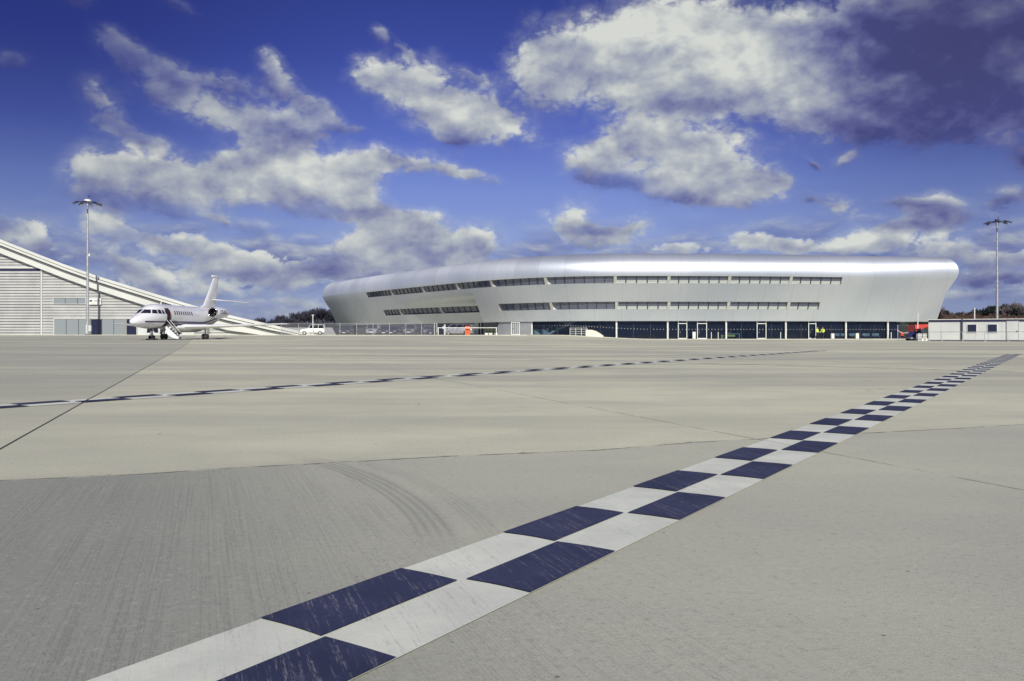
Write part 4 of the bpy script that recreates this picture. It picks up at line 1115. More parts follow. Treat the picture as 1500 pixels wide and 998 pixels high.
# planters
def leafy(b, n, c, r, size, rnd, squash=1.0):
    for _ in range(n):
        while True:
            v = Vector((rnd.uniform(-1, 1), rnd.uniform(-1, 1), rnd.uniform(-1, 1)))
            if v.length < 1: break
        p = Vector(c) + Vector((v.x * r, v.y * r, v.z * r * squash)); a = Vector((rnd.gauss(0, 1), rnd.gauss(0, 1), rnd.gauss(0, 1))).normalized(); q = a.orthogonal().normalized(); w = a.cross(q); s = size * rnd.uniform(.6, 1.3)
        b.add([p - q * s, p + w * s * .6, p + q * s, p - w * s * .6], [(0, 1, 2, 3)])
for i, (px, lab) in enumerate(((712.5, 'white tub with a leafy shrub, left of the three by the grey plinth'), (718.5, 'wide white tub with a sparse shrub between two other tubs'), (726.5, 'white tub with a leafy shrub, closest to the grey plinth wall'))):
    p = cp(px, 124.8); o = empty('planter', p, label=lab, cat='planter', group='white planters under the terminal')
    b = MB(); b.loft([[(x * w, y * w, z) for x, y in ((-1, -1), (1, -1), (1, 1), (-1, 1))] for z, w in ((0, .20), (.34, .25 if i != 1 else .33))]); b.build('pot', M['soil'], o)
    rnd = random.Random(i); b = MB(); leafy(b, 160, (0, 0, .75), .40, .06, rnd, 1.0)
    b.build('foliage', M['leaf'], o, fix=False); b = MB(); b.tube((0, 0, .3), (0, 0, .8), .02, n=5); b.tube((0, 0, .4), (.15, 0, .9), .015, n=5); b.build('stem', M['bark'], o)
# white framed glass gate by the plinth
p = cp(755, 119.2); o = empty('security_gate', p, label='white framed gate standing in front of the grey plinth wall', cat='gate')
b = MB(); wv = 1.15
for x in (-wv / 2, wv / 2): b.box((x, 0, .95), (.09, .09, 1.9))
b.box((0, 0, 1.87), (wv, .07, .07)); b.box((0, 0, .12), (wv, .07, .07)); b.build('frame', M['white'], o)
b = MB()
for k in range(1, 4): b.box((-wv / 2 + wv * k / 4, 0, .98), (.035, .035, 1.7))
b.build('bar', M['white'], o)
b = MB(); b.box((-.35, -.06, 1.0), (.12, .06, .16)); b.build('lock_box', M['dark'], o)

# ================================================================ FENCES
def fence_run(label, posts, Y, hgt, gates=(), group=None, top=True):
    x0 = X(posts[0], Y[0]); o = empty('mesh_fence', (x0, Y[0], 0), label=label, cat='fence', group=group)
    n = len(posts)
    def P(i): y = lerp(Y[0], Y[1], i / (n - 1)); x = X(posts[i], y); return Vector((x - x0, y - Y[0], gz(x, y)))
    for i in range(n):
        q = P(i); b = MB(); w = .06 if i not in gates else .12
        b.box((q.x, q.y, q.z + hgt / 2), (w, w, hgt + .08)); b.build('post', M['galv'], o)
    for i in range(n - 1):
        a, c = P(i), P(i + 1); d = (c - a); L = d.xy.length; ang = math.atan2(d.y, d.x)
        m_ = MB(); m_.quad((0, 0, .04), (L, 0, .04 + d.z), (L, 0, hgt + d.z), (0, 0, hgt)); pn = m_.build('mesh_panel', M['wire'], o); pn.location = a; pn.rotation_euler = (0, 0, ang)
    b = MB()
    for i in range(n - 1): b.beam(P(i) + Vector((0, 0, hgt)), P(i + 1) + Vector((0, 0, hgt)), .03, .03)
    b.build('top_rail', M['galv'], o); return o
fence_run('grey wire mesh fence with pale posts in front of the parked cars', [412, 437.5, 476, 498, 522.5, 546.5, 570.5, 594.5, 617.5, 636.5, 640], (126.5, 125.5), 1.83, gates=(9, 10))
p = cp(458.3, 121.2); b = MB(); b.tube((0, 0, 0), (0, 0, 2.95), .06, n=8); b.box((0, 0, 2.98), (.35, .12, .08)); tag(b.build('sign_pole', M['white'], loc=p), 'thin white pole rising in front of the white off road car', 'pole')

# low kerbs along the fence line
def kerb(name, label, a, b_, w, hgt):
    bb = MB(); n = 20
    for i in range(n):
        p, q = (lerp(a[0], b_[0], i / n), lerp(a[1], b_[1], i / n)), (lerp(a[0], b_[0], (i + 1) / n), lerp(a[1], b_[1], (i + 1) / n))
        z0, z1 = gz(*p), gz(*q)
        bb.quad((p[0], p[1], z0 - .1), (q[0], q[1], z1 - .1), (q[0], q[1], z1 + hgt), (p[0], p[1], z0 + hgt)); bb.quad((p[0], p[1], z0 + hgt), (q[0], q[1], z1 + hgt), (q[0], q[1] + w, z1 + hgt), (p[0], p[1] + w, z0 + hgt))
    tag(bb.build(name, M['concl']), label, kind='structure')
kerb('kerb', 'low pale kerb below the fence and hangar', (X(-40, 121), 121), (X(772, 118.5), 118.5), 3.2, .06)

# ================================================================ SITE CABINS
CA, CB = Vector((X(1360, 90), 90)), Vector((X(1540, 84), 84))
def on_line(px):                       # point of the cabin row seen in this direction
    r = (px - 750) / F; d = CB - CA; return CA + d * ((CA.x - r * CA.y) / (r * d.y - d.x))
def cabin(px0, px1, label, features):
    A, B_ = on_line(px0), on_line(px1); d = (B_ - A); features = [(t_, (on_line(q) - A).length, z, w, h) for t_, q, z, w, h in features]; L = d.length; ang = math.atan2(d.y, d.x)
    o = empty('site_cabin', (A.x, A.y, 0), rz=ang, label=label, cat='cabin', group='pale site cabins')
    hh, dp = 2.30, 3.0
    b = MB(); b.box((L / 2, dp / 2, .12 + (hh - .12) / 2), (L, dp, hh - .14)); b.build('wall', M['cabin'], o)
    b = MB(); b.box((L / 2, dp / 2, .06), (L - .1, dp - .1, .14)); b.build('skirt', M['navy'], o)
    b = MB(); b.box((L / 2, dp / 2, hh + .035), (L + .08, dp + .2, .07)); b.build('roof', M['white'], o)
    b = MB(); b.box((L / 2, -.02, hh - .12), (L - .02, .06, .22)); b.build('fascia', M['navy'], o)
    b = MB()
    for k in range(1, int(L / 1.22)): b.box((k * 1.22, -.006, 1.08), (.02, .02, 1.85))
    b.build('panel_joint', M['pale'], o)
    for (t, x, z, w, h) in features:
        if t == 'window':
            f = MB(); f.box((x, -.02, z), (w + .10, .07, h + .10)); fr = f.build('window', M['white'], o); g = MB(); g.box((x, -.05, z), (w, .03, h)); g.build('pane', M['darkglass'], fr)
        else:
            f = MB(); f.box((x, -.03, z), (w, .06, h)); dr = f.build('door', M['cabin'], o); g = MB()
            for q in ((x - w / 2 - .02, z, .03, h), (x + w / 2 + .02, z, .03, h)): g.box((q[0], -.035, q[1]), (q[2], .09, q[3]))
            g.box((x, -.035, z + h / 2 + .02), (w + .1, .09, .03)); g.build('frame', M['galv'], dr); g = MB(); g.box((x + w * .38, -.09, z - .08), (.09, .06, .13)); g.build('handle', M['dark'], dr)
    return o, L
cab1 = cabin(1360, 1408.5, 'blank pale site cabin nearest the terminal', [])
cab2 = cabin(1410, 1540, 'pale site cabin with two dark square windows and a door', [('window', 1423.8, 1.35, .82, .85), ('window', 1453.6, 1.35, .84, .85), ('door', 1483.5, 1.12, 1.05, 1.95)])
b = MB(); c1 = on_line(1409.2).to_3d() + Vector((-.05, -.08, 0)); b.box((0, 0, 1.2), (.14, .10, 2.3)); tag(b.build('drain_pipe', M['navy'], loc=c1), 'dark vertical pipe between the two pale site cabins', 'pipe')
# handrail in front
xs_ = [1361, 1379.5, 1410, 1442.5, 1476.5, 1510]
RO = Vector((-1.6, -3.0)); ra = on_line(xs_[0]) + RO; rd = (CB - CA).normalized()
def rail_t(px):
    r = (px - 750) / F; return (ra.x - r * ra.y) / (r * rd.y - rd.x)
o = empty('guard_rail', (ra.x, ra.y, 0), label='thin grey handrail running in front of the site cabins', cat='railing')
t0_, t1_ = rail_t(xs_[0]), rail_t(xs_[-1])
for z, r in ((.98, .028), (.12, .02)):
    b = MB(); b.tube((rd.x * t0_, rd.y * t0_, z), (rd.x * t1_, rd.y * t1_, z), r, n=6); b.build('rail', M['galv'], o)
for i, px in enumerate(xs_):
    b = MB(); q = rd * rail_t(px); b.tube((q.x, q.y, 0), (q.x, q.y, .98), .026, n=6); b.box((q.x, q.y, .02), (.28, .28, .04)); b.build('post', M['galv'], o)
for px, Y, hgt, lab in ((1427.5, 92, 3.65, 'short white vent pole rising behind the windowed site cabin'), (1344.3, 96, 3.2, 'white pole between the terminal tip and the first site cabin')):
    b = MB(); x = X(px, Y); b.tube((0, 0, 0), (0, 0, hgt), .065, n=10); b.tube((0, 0, hgt), (0, 0, hgt + .04), .08, n=10); tag(b.build('pole', M['white'], loc=(x, Y, gz(x, Y)), smooth=True, angle=R(40)), lab, 'pole')

# things in the gap between terminal and cabins
fence_run('wire fence closing the gap right of the terminal glass', [1315, 1329.5, 1344, 1362], (112, 108), 2.0)
p0 = (X(1314, 104), 104, 0); o = empty('warning_tape', (p0[0], p0[1], 1.25), label='sagging red and white warning tape by the right end of the terminal', cat='tape')
for nm, ph, mm in (('white_segment', 0, 'white'), ('red_segment', 1, 'red')):
    b = MB(); n = 16
    for i in range(n):
        if i % 2 != ph: continue
        x0, x1 = i * .085, (i + 1) * .085; z0, z1 = -.22 * math.sin(PI * i / n) - .02 * i, -.22 * math.sin(PI * (i + 1) / n) - .02 * (i + 1)
        b.quad((x0, 0, z0), (x1, 0, z1), (x1 + .03, 0, z1 + .09), (x0 + .03, 0, z0 + .09))
    b.build(nm, M[mm], o)
p = (X(1321.5, 101), 101, 0); o = empty('plastic_barrier', p, label='red plastic barrier with white foot left of the blue tug', cat='barrier')
b = MB(); b.box((0, 0, .62), (.34, .10, .45)); b.build('panel', M['red'], o); b = MB(); b.box((.15, 0, .27), (.8, .35, .16)); b.build('foot', M['white'], o); b = MB()
for s in (-1, 1): b.box((s * .14, 0, .4), (.04, .06, .3))
b.build('leg', M['red'], o)
# tug
Y = 93; p = (X(1339.5, Y), Y, 0); o = empty('baggage_tug', p, rz=PI, label='dark blue baggage tug with rounded bonnet in front of the red canopy', cat='tug')
b = MB(); b.loft([[(x, -w, z0), (x, w, z0), (x, w, z1 - .08), (x, w * .8, z1), (x, -w * .8, z1), (x, -w, z1 - .08)] for x, w, z0, z1 in ((-.75, .55, .32, .85), (-.6, .6, .28, .95), (0, .6, .28, .98), (.12, .6, .28, 1.02), (.5, .58, .28, .96), (.8, .5, .32, .75))]); b.build('body', M['blue'], o, smooth=True, angle=R(35))
b = MB(); b.box((-.3, 0, 1.02), (.45, .7, .12)); b.box((-.5, 0, 1.2), (.1, .7, .35)); b.build('seat', M['dark'], o)
b = MB(); b.tube((.05, 0, .95), (-.1, 0, 1.2), .02, n=6); b.tube((-.12, 0, 1.2), (-.08, 0, 1.22), .17, n=12); b.build('steering_wheel', M['black'], o)
b = MB(); b.box((0, 0, .30), (1.5, 1.22, .05)); b.build('bumper', M['white'], o)
for x in (-.5, .52):
    for s in (-1, 1): b = MB(); wheel(b, x, s * .52, .24, .16); b.build('wheel', M['black'], o, smooth=True, angle=R(40))
# canopy
Y = 97; x0 = X(1341, Y); o = empty('red_canopy', (x0, Y, 0), label='bright red sloping canopy beside the first site cabin', cat='canopy')
x1 = X(1362, Y) - x0
b = MB(); P = [(0, 0, 1.05), (0, 0, 1.88), (x1, 0, 1.90), (x1, 0, 1.72)]; b.poly(P); b.add([(0, 0, 1.88), (x1, 0, 1.90), (x1, 2, 1.9), (0, 2, 1.88)], [(0, 1, 2, 3)]); b.add([(0, 0, 1.05), (0, 0, 1.88), (0, 2, 1.88), (0, 2, 1.05)], [(0, 1, 2, 3)]); b.build('sheet', M['red'], o)
b = MB(); b.box((x1 / 2 + .2, 2.0, .8), (x1, .06, 1.6)); b.build('inner_wall', M['navy'], o)
for xx in (.03, x1 - .05):
    b = MB(); b.tube((xx, .02, 0), (xx, .02, 1.86), .03, n=8); b.build('leg', M['galv'], o)
# container tanks
for i, (px, lab) in enumerate(((1346, 'white caged liquid tank, left of the pair, right of the blue tug'), (1353.2, 'white caged liquid tank closest to the first site cabin'))):
    Y = 90.5; o = empty('caged_tank', (X(px, Y), Y, 0), label=lab, cat='tank', group='caged white tanks')
    b = MB(); b.box((0, 0, .50), (.40, .45, .60)); b.build('tank', M['white'], o)
    b = MB()
    for k in range(5): b.box((-.22 + k * .11, -.25, .5), (.02, .02, .68))
    for z in (.3, .5, .7): b.box((0, -.262, z), (.48, .02, .02))
    b.build('cage', M['galv'], o)
    b = MB(); b.box((0, 0, .08), (.48, .52, .12)); b.build('pallet', M['pale'], o)
    b = MB(); b.tube((0, 0, .80), (0, 0, .92), .08, n=10); b.build('cap', M['dark'], o)
for px, dy, lab in ((1351, -.9, 'white jerrycan lying in front of the two caged tanks'), (1356.5, -.8, 'white jerrycan standing by the corner of the first site cabin')):
    Y = 90.5 + dy; o = empty('jerrycan', (X(px, Y), Y, 0), label=lab, cat='jerrycan'); b = MB(); b.box((0, 0, .14), (.2, .16, .27)); b.build('body', M['white'], o); b = MB(); b.tube((0, 0, .28), (0, 0, .33), .03, n=8); b.build('cap', M['red'], o)

# ================================================================ PEOPLE
def skin_mesh(name, pts, edges, mat_, parent, root=0, lvl=2):
    me = bpy.data.meshes.new(name); me.from_pydata([p[:3] for p in pts], edges, []); o = bpy.data.objects.new(name, me); COL.objects.link(o); o.parent = parent
    o.modifiers.new('skin', 'SKIN'); 
    sv = me.skin_vertices[0].data if me.skin_vertices else None
    if sv is None:
        bm = bmesh.new(); bm.from_mesh(me); bm.verts.layers.skin.verify(); bm.to_mesh(me); bm.free(); sv = me.skin_vertices[0].data
    for i, p in enumerate(pts):
        r = p[3]; sv[i].radius = (r, r) if not isinstance(r, tuple) else r; sv[i].use_root = (i == root)
    s = o.modifiers.new('sub', 'SUBSURF'); s.levels = lvl; s.render_levels = lvl
    o.modifiers[0].use_smooth_shade = True; me.materials.append(mat_); return o
def person(loc, rz, label, jacket, stride=.12, arm=.25):
    o = empty('person', loc, rz=rz, label=label, cat='person', group='people in hi vis jackets at the terminal glass')
    P = [(0, 0, .95, (.15, .11)), (0, .01, 1.15, (.14, .10)), (0, .01, 1.38, (.17, .11)), (0, 0, 1.50, .065), (0, -.01, 1.57, .06), (0, -.02, 1.66, (.085, .10)), (0, -.01, 1.74, (.075, .085))]
    E = [(0, 1), (1, 2), (2, 3), (3, 4), (4, 5), (5, 6)]
    for s in (-1, 1):
        n = len(P)
        P += [(s * .10, 0, .88, .10), (s * .11, -s * stride * .5 - .02, .50, .07), (s * .11, -s * stride + .02, .10, .045), (s * .12, -s * stride - .12, .045, .04)]
        E += [(0, n), (n, n + 1), (n + 1, n + 2), (n + 2, n + 3)]
        n = len(P)
        P += [(s * .19, .01, 1.42, .06), (s * (.24 + .02), .0, 1.14, .046), (s * .22, -arm, .98, .036), (s * .21, -arm - .08, .93, .034)]
        E += [(2, n), (n, n + 1), (n + 1, n + 2), (n + 2, n + 3)]
        m_ = len(P)
        for k in range(4): P.append((s * (.19 + .013 * k), -arm - .16 - (.01 if k in (1, 2) else 0), .91 - .006 * k, .009)); E.append((n + 3, m_ + k))
        P.append((s * .175, -arm - .10, .945, .010)); E.append((n + 3, m_ + 4))
    body = skin_mesh('body', P, E, M['skin'], o)
    T = [(0, 0, .96, (.165, .125)), (-.10, 0, .86, .108), (-.11, stride * .5 - .02, .50, .085), (-.11, stride + .02, .10, .07), (.10, 0, .86, .108), (.11, -stride * .5 - .02, .50, .085), (.11, -stride + .02, .10, .07)]
    skin_mesh('trousers', T, [(0, 1), (1, 2), (2, 3), (0, 4), (4, 5), (5, 6)], M['trouser'], o)
    J = [(0, 0, .88, (.19, .14)), (0, .01, 1.15, (.175, .13)), (0, .01, 1.40, (.20, .13)), (0, 0, 1.49, .085)]; E = [(0, 1), (1, 2), (2, 3)]
    for s in (-1, 1):
        n = len(J); J += [(s * .20, .01, 1.41, .078), (s * .265, .0, 1.14, .064), (s * .225, -arm + .02, .99, .052)]; E += [(2, n), (n, n + 1), (n + 1, n + 2)]
    jk = skin_mesh('hi_vis_jacket', J, E, jacket, o)
    b = MB()
    for z in (1.02, 1.22): b.loft([[(.187 * math.cos(2 * PI * i / 16), .01 + .145 * math.sin(2 * PI * i / 16), zz) for i in range(16)] for zz in (z, z + .05)], caps=False)
    b.build('reflective_band', M['galv'], jk)
    b = MB(); b.loft([[(q * .95 * math.cos(2 * PI * i / 14), .012 + q * 1.12 * math.sin(2 * PI * i / 14), z) for i in range(14)] for z, q in ((1.68, .098), (1.74, .097), (1.80, .07), (1.825, .02))]); b.build('hair', M['hair'], o, smooth=True)
    f = MB()
    for s in (-1, 1): f.box((s * .033, -.115, 1.675), (.022, .012, .012))
    f.build('eye', M['black'], o)
    f = MB(); f.loft([[(-.012, -.11, 1.665), (.012, -.11, 1.665), (.0, -.115, 1.67)], [(-.018, -.12, 1.635), (.018, -.12, 1.635), (0, -.145, 1.64)]]); f.build('nose', M['skin'], o)
    for s in (-1, 1):
        f = MB(); f.box((s * .11, -.11 - s * stride * 1.0 - .0, .05), (.10, .27, .10)); f.build('boot', M['black'], o)
    return o
for px, ins, rz, lab, st_, ar in ((1197.2, -.9, R(35), 'person in yellow hi vis jacket and dark trousers, left of the two at the glass', .16, .22), (1205.3, -.6, R(-50), 'person in yellow hi vis jacket bending an arm, right of the two at the glass', .10, .30)):
    p = base_pt(s_base(px, ins), ins, 0); person((p.x, p.y, gz(p.x, p.y) + .05), rz, lab, M['hivis'], st_, ar)

# ================================================================ TREES
def bare_tree(seed, height, mat_, mat_t, thick=.14, depth=5, spread=.55, twig=.022, kids=(3, 4)):
    rnd = random.Random(seed); tb_ = MB(); cb = MB()
    tb_.tube((0, 0, -.3), (rnd.uniform(-.1, .1), rnd.uniform(-.1, .1), height * .26), thick, thick * .75, 8)
    def grow(p, d, L, r, k):
        q = p + d * L
        cb.tube(p, q, r, max(twig * .6, r * .66), 5 if k > 3 else 3, caps=False)
        if k == 0: return
        for i in range(rnd.randint(*kids)):
            a = Vector((rnd.gauss(0, 1), rnd.gauss(0, 1), rnd.gauss(0, .7))).normalized()
            nd = (d + a * spread * rnd.uniform(.7, 1.25) + Vector((0, 0, .12))).normalized()
            t = rnd.uniform(.45, 1.0)
            grow(p + d * L * t, nd, L * rnd.uniform(.62, .86), max(twig, r * .58), k - 1)
    top = Vector((0, 0, height * .25))
    for i in range(4):
        a = 2 * PI * i / 4 + rnd.uniform(-.5, .5); d = Vector((math.cos(a) * .42, math.sin(a) * .42, 1)).normalized()
        grow(top, d, height * .21, thick * .6, depth)
    grow(top, Vector((rnd.uniform(-.1, .1), 0, 1)).normalized(), height * .24, thick * .7, depth)
    zmax = max(v[2] for v in cb.v); f = height / zmax
    cb.v = [(x * f, y * f, z * f if z > height * .26 else z) for x, y, z in cb.v]
    return tb_, cb
def make_tree(name, label, cat, group, seed, height, mt, mtr, leaves=None, **k):
    o = empty(name, (0, 0, -500), label=label, cat=cat, group=group)
    a, c = bare_tree(seed, height, mt, mtr, **k)
    a.build('trunk', mtr, o, fix=False); cr = c.build('crown', mt, o, fix=False)
    if leaves:
        b = MB(); rnd = random.Random(seed)
        step = max(1, len(c.v) // leaves[1])
        for i in range(0, len(c.v), step):
            if c.v[i][2] > height * .18: leafy(b, 2, c.v[i], .35, leaves[2], rnd)
        lf = b.build('foliage', leaves[0], cr, fix=False)
    return o
def put(o, px, Y, sc_=1.0, rz=0.0, label=None, sx=1.0):
    x = X(px, Y); o.location = (x, Y, gz(x, Y)); o.scale = (sc_ * sx, sc_ * sx, sc_); o.rotation_euler = (0, 0, rz)
    if label: o['label'] = label
rnd = random.Random(11)
PRO = [make_tree('bare_tree', '', 'tree', 'bare trees behind the fence on the left', 20 + i, 8.6, M['bark'], M['bark'], spread=.62, twig=.05, thick=.17, kids=(3, 4), depth=4) for i in range(3)]
first = [True] * 3
spots = []   # (px, top_py)
for px, tp in ((374, 466), (383, 464), (396, 467), (405, 462), (412, 460), (420, 462), (428, 461), (436, 456), (442, 455), (449, 454), (455, 453), (461, 451), (467, 449), (473, 450), (480, 453), (485, 452), (491, 456), (497, 459), (503, 464)):
    spots.append((px, tp))
words_ = ['thin low bare tree', 'spiky young bare tree', 'small twiggy bare tree', 'low bare tree', 'slim bare tree', 'short bare tree', 'dense bare tree', 'bushy dark bare tree', 'broad bare tree', 'rounded bare tree', 'dark twiggy bare tree', 'tall bare tree', 'tallest dark bare tree', 'wide crowned bare tree', 'dark bare tree', 'leaning bare tree', 'bare tree', 'lower dark bare tree', 'lowest bare tree']
where = ['beyond the hangar roof end, leftmost of the row', 'just right of the leftmost one beyond the hangar roof', 'above the tail end of the hangar roof', 'over the left end of the wire fence', 'behind the first fence post', 'between the first two fence posts', 'right of the first fence panel', 'above the second fence post', 'left of the white off road car roof', 'above the bonnet of the white off road car', 'behind the thin white pole', 'right of the thin white pole', 'at the crest of the left hand row', 'right of the tallest one in the row', 'behind the third fence post', 'left of the terminal tip', 'beside the slanting terminal tip', 'partly behind the terminal tip', 'half hidden under the terminal tip']
for i, (px, tp) in enumerate(spots):
    k = i % 3; o = PRO[k] if first[k] else copy_tree(PRO[k]); first[k] = False
    Y = 205 + (i * 37) % 30; hgt = H(tp, Y) - gz(X(px, Y), Y)
    put(o, px, Y, hgt / 8.6, rnd.uniform(0, 6), words_[i] + ' ' + where[i], sx=1.0 if tp < 460 else .75)
# right: brown beech, dark evergreens, grey bare trees
BR = make_tree('bare_tree', '', 'tree', 'trees behind the site cabins', 41, 9, M['barkb'], M['bark'], leaves=(M['brownleaf'], 2600, .13), twig=.04, thick=.2, depth=4, spread=.7)
EV = make_tree('evergreen_tree', '', 'tree', 'trees behind the site cabins', 42, 9, M['bark'], M['bark'], leaves=(M['everleaf'], 3600, .20), twig=.04, thick=.2, depth=4, spread=.5)
GB = make_tree('bare_tree', '', 'tree', 'trees behind the site cabins', 43, 9, M['barkg'], M['barkg'], twig=.04, thick=.2, depth=5, spread=.6)
use = {}
rt = [('B', 1352, 457, 'brown leaved tree half behind the terminal tip', 150), ('B', 1366, 447, 'tall russet tree right beside the terminal tip', 155), ('B', 1374, 456, 'lower russet tree right of the tall russet one', 160), ('E', 1381, 455, 'small dark evergreen above the first site cabin', 190), ('B', 1390, 459, 'low russet tree above the first site cabin roof', 195),
      ('G', 1397, 456, 'small grey bare tree above the joint of the cabins', 200), ('E', 1404, 458, 'low dark evergreen above the joint of the cabins', 200), ('G', 1414, 455, 'grey bare tree above the first cabin window', 205), ('E', 1421, 456, 'dark evergreen left of the vent pole', 195), ('B', 1428, 458, 'low russet tree behind the vent pole', 190),
      ('E', 1434, 453, 'dark evergreen right of the vent pole', 195), ('E', 1444, 449, 'tall dark evergreen above the second cabin window', 190), ('E', 1453, 448, 'tall dark evergreen left of the floodlight mast', 188), ('E', 1466, 446, 'dark evergreen right of the floodlight mast', 186), ('B', 1474, 452, 'russet tree between an evergreen and the big grey tree', 180),
      ('G', 1484, 441, 'big grey bare tree at the right edge of the picture', 170), ('G', 1496, 444, 'rightmost grey bare tree, cut by the picture edge', 172), ('B', 1438, 459, 'low russet bush tree above the second site cabin', 180), ('B', 1408, 460, 'lowest russet tree above the two site cabins', 180), ('B', 1340, 462, 'brown tree seen under the terminal overhang', 170)]
for k, px, tp, lab, Y in rt:
    src = {'B': BR, 'E': EV, 'G': GB}[k]; o = copy_tree(src) if use.get(k) else src; use[k] = True
    put(o, px, Y, (H(tp, Y) - .0) / 9.0, rnd.uniform(0, 6), lab, sx=.72 if k == 'E' else 1.0)
# undergrowth masses
def hedge(name, label, px0, px1, Y, top_py, mt, n, seed, size=.16):
    b = MB(); rnd = random.Random(seed)
    for _ in range(n):
        px = rnd.uniform(px0, px1); y = Y + rnd.uniform(0, 6); x = X(px, y); t = H(top_py, y) - gz(x, y) + .35 * math.sin(x * 1.1 + seed) + .25 * math.sin(x * 3.1)
        z = gz(x, y) + t * (rnd.random() ** .6); a = rnd.uniform(0, PI); c, s = math.cos(a) * size, math.sin(a) * size; u = rnd.uniform(.4, 1.6) * size
        b.add([(x - c, y - s, z - u), (x + c * .2, y, z - u * .3), (x + c, y + s, z + u), (x - c * .2, y, z + u * .3)], [(0, 1, 2, 3)])
    tag(b.build(name, mt, fix=False), label, 'undergrowth', kind='stuff')
hedge('undergrowth', 'dark band of scrub along the foot of the left tree row', 408, 512, 200, 473.5, M['hedge'], 15000, 3)
hedge('undergrowth', 'thin dark scrub beyond the low end of the hangar roof', 360, 412, 230, 476, M['hedge'], 3500, 8)
hedge('undergrowth', 'brown scrub under the trees behind the site cabins', 1325, 1520, 165, 464, M['brownleaf'], 16000, 5, .2)
hedge('undergrowth', 'dark green scrub low behind the site cabins', 1318, 1520, 150, 472, M['everleaf'], 12000, 6, .2)
b = MB(); b.box((0, 0, 1.0), (60, .2, 2.0)); x = X(480, 190)
fb = empty('boarded_fence', (x, 190, gz(x, 190)), label='dull grey green boarded fence far behind the parked cars', cat='fence')
b = MB(); b.box((0, 0, .85), (38, .1, 1.7)); b.build('boards', M['wallgrey'], fb)
b = MB()
for i in range(16): b.box((-18.8 + i * 2.5, -.1, .9), (.12, .12, 1.8))
b.build('rail', M['galv'], fb)

# ================================================================ WORLD
SUN_AZ, SUN_EL = R(12), R(34)      # just right of straight behind the camera
L = Vector((math.sin(SUN_AZ) * math.cos(SUN_EL), -math.cos(SUN_AZ) * math.cos(SUN_EL), math.sin(SUN_EL)))
sd = bpy.data.lights.new('sun', 'SUN'); sd.energy = 4.5; sd.angle = R(.53); sd.color = (1.0, .965, .87)
so = bpy.data.objects.new('sun', sd); COL.objects.link(so); so.rotation_euler = L.to_track_quat('Z', 'Y').to_euler(); so.location = (0, -30, 60)

W = bpy.data.worlds.new('World'); sc.world = W; W.use_nodes = True
t = W.node_tree; bg = t.nodes['Background']

def P2(px, py):
    az = math.atan((px - 750) / F); el = math.atan((490 - py) / F * math.cos(az)); return az, el
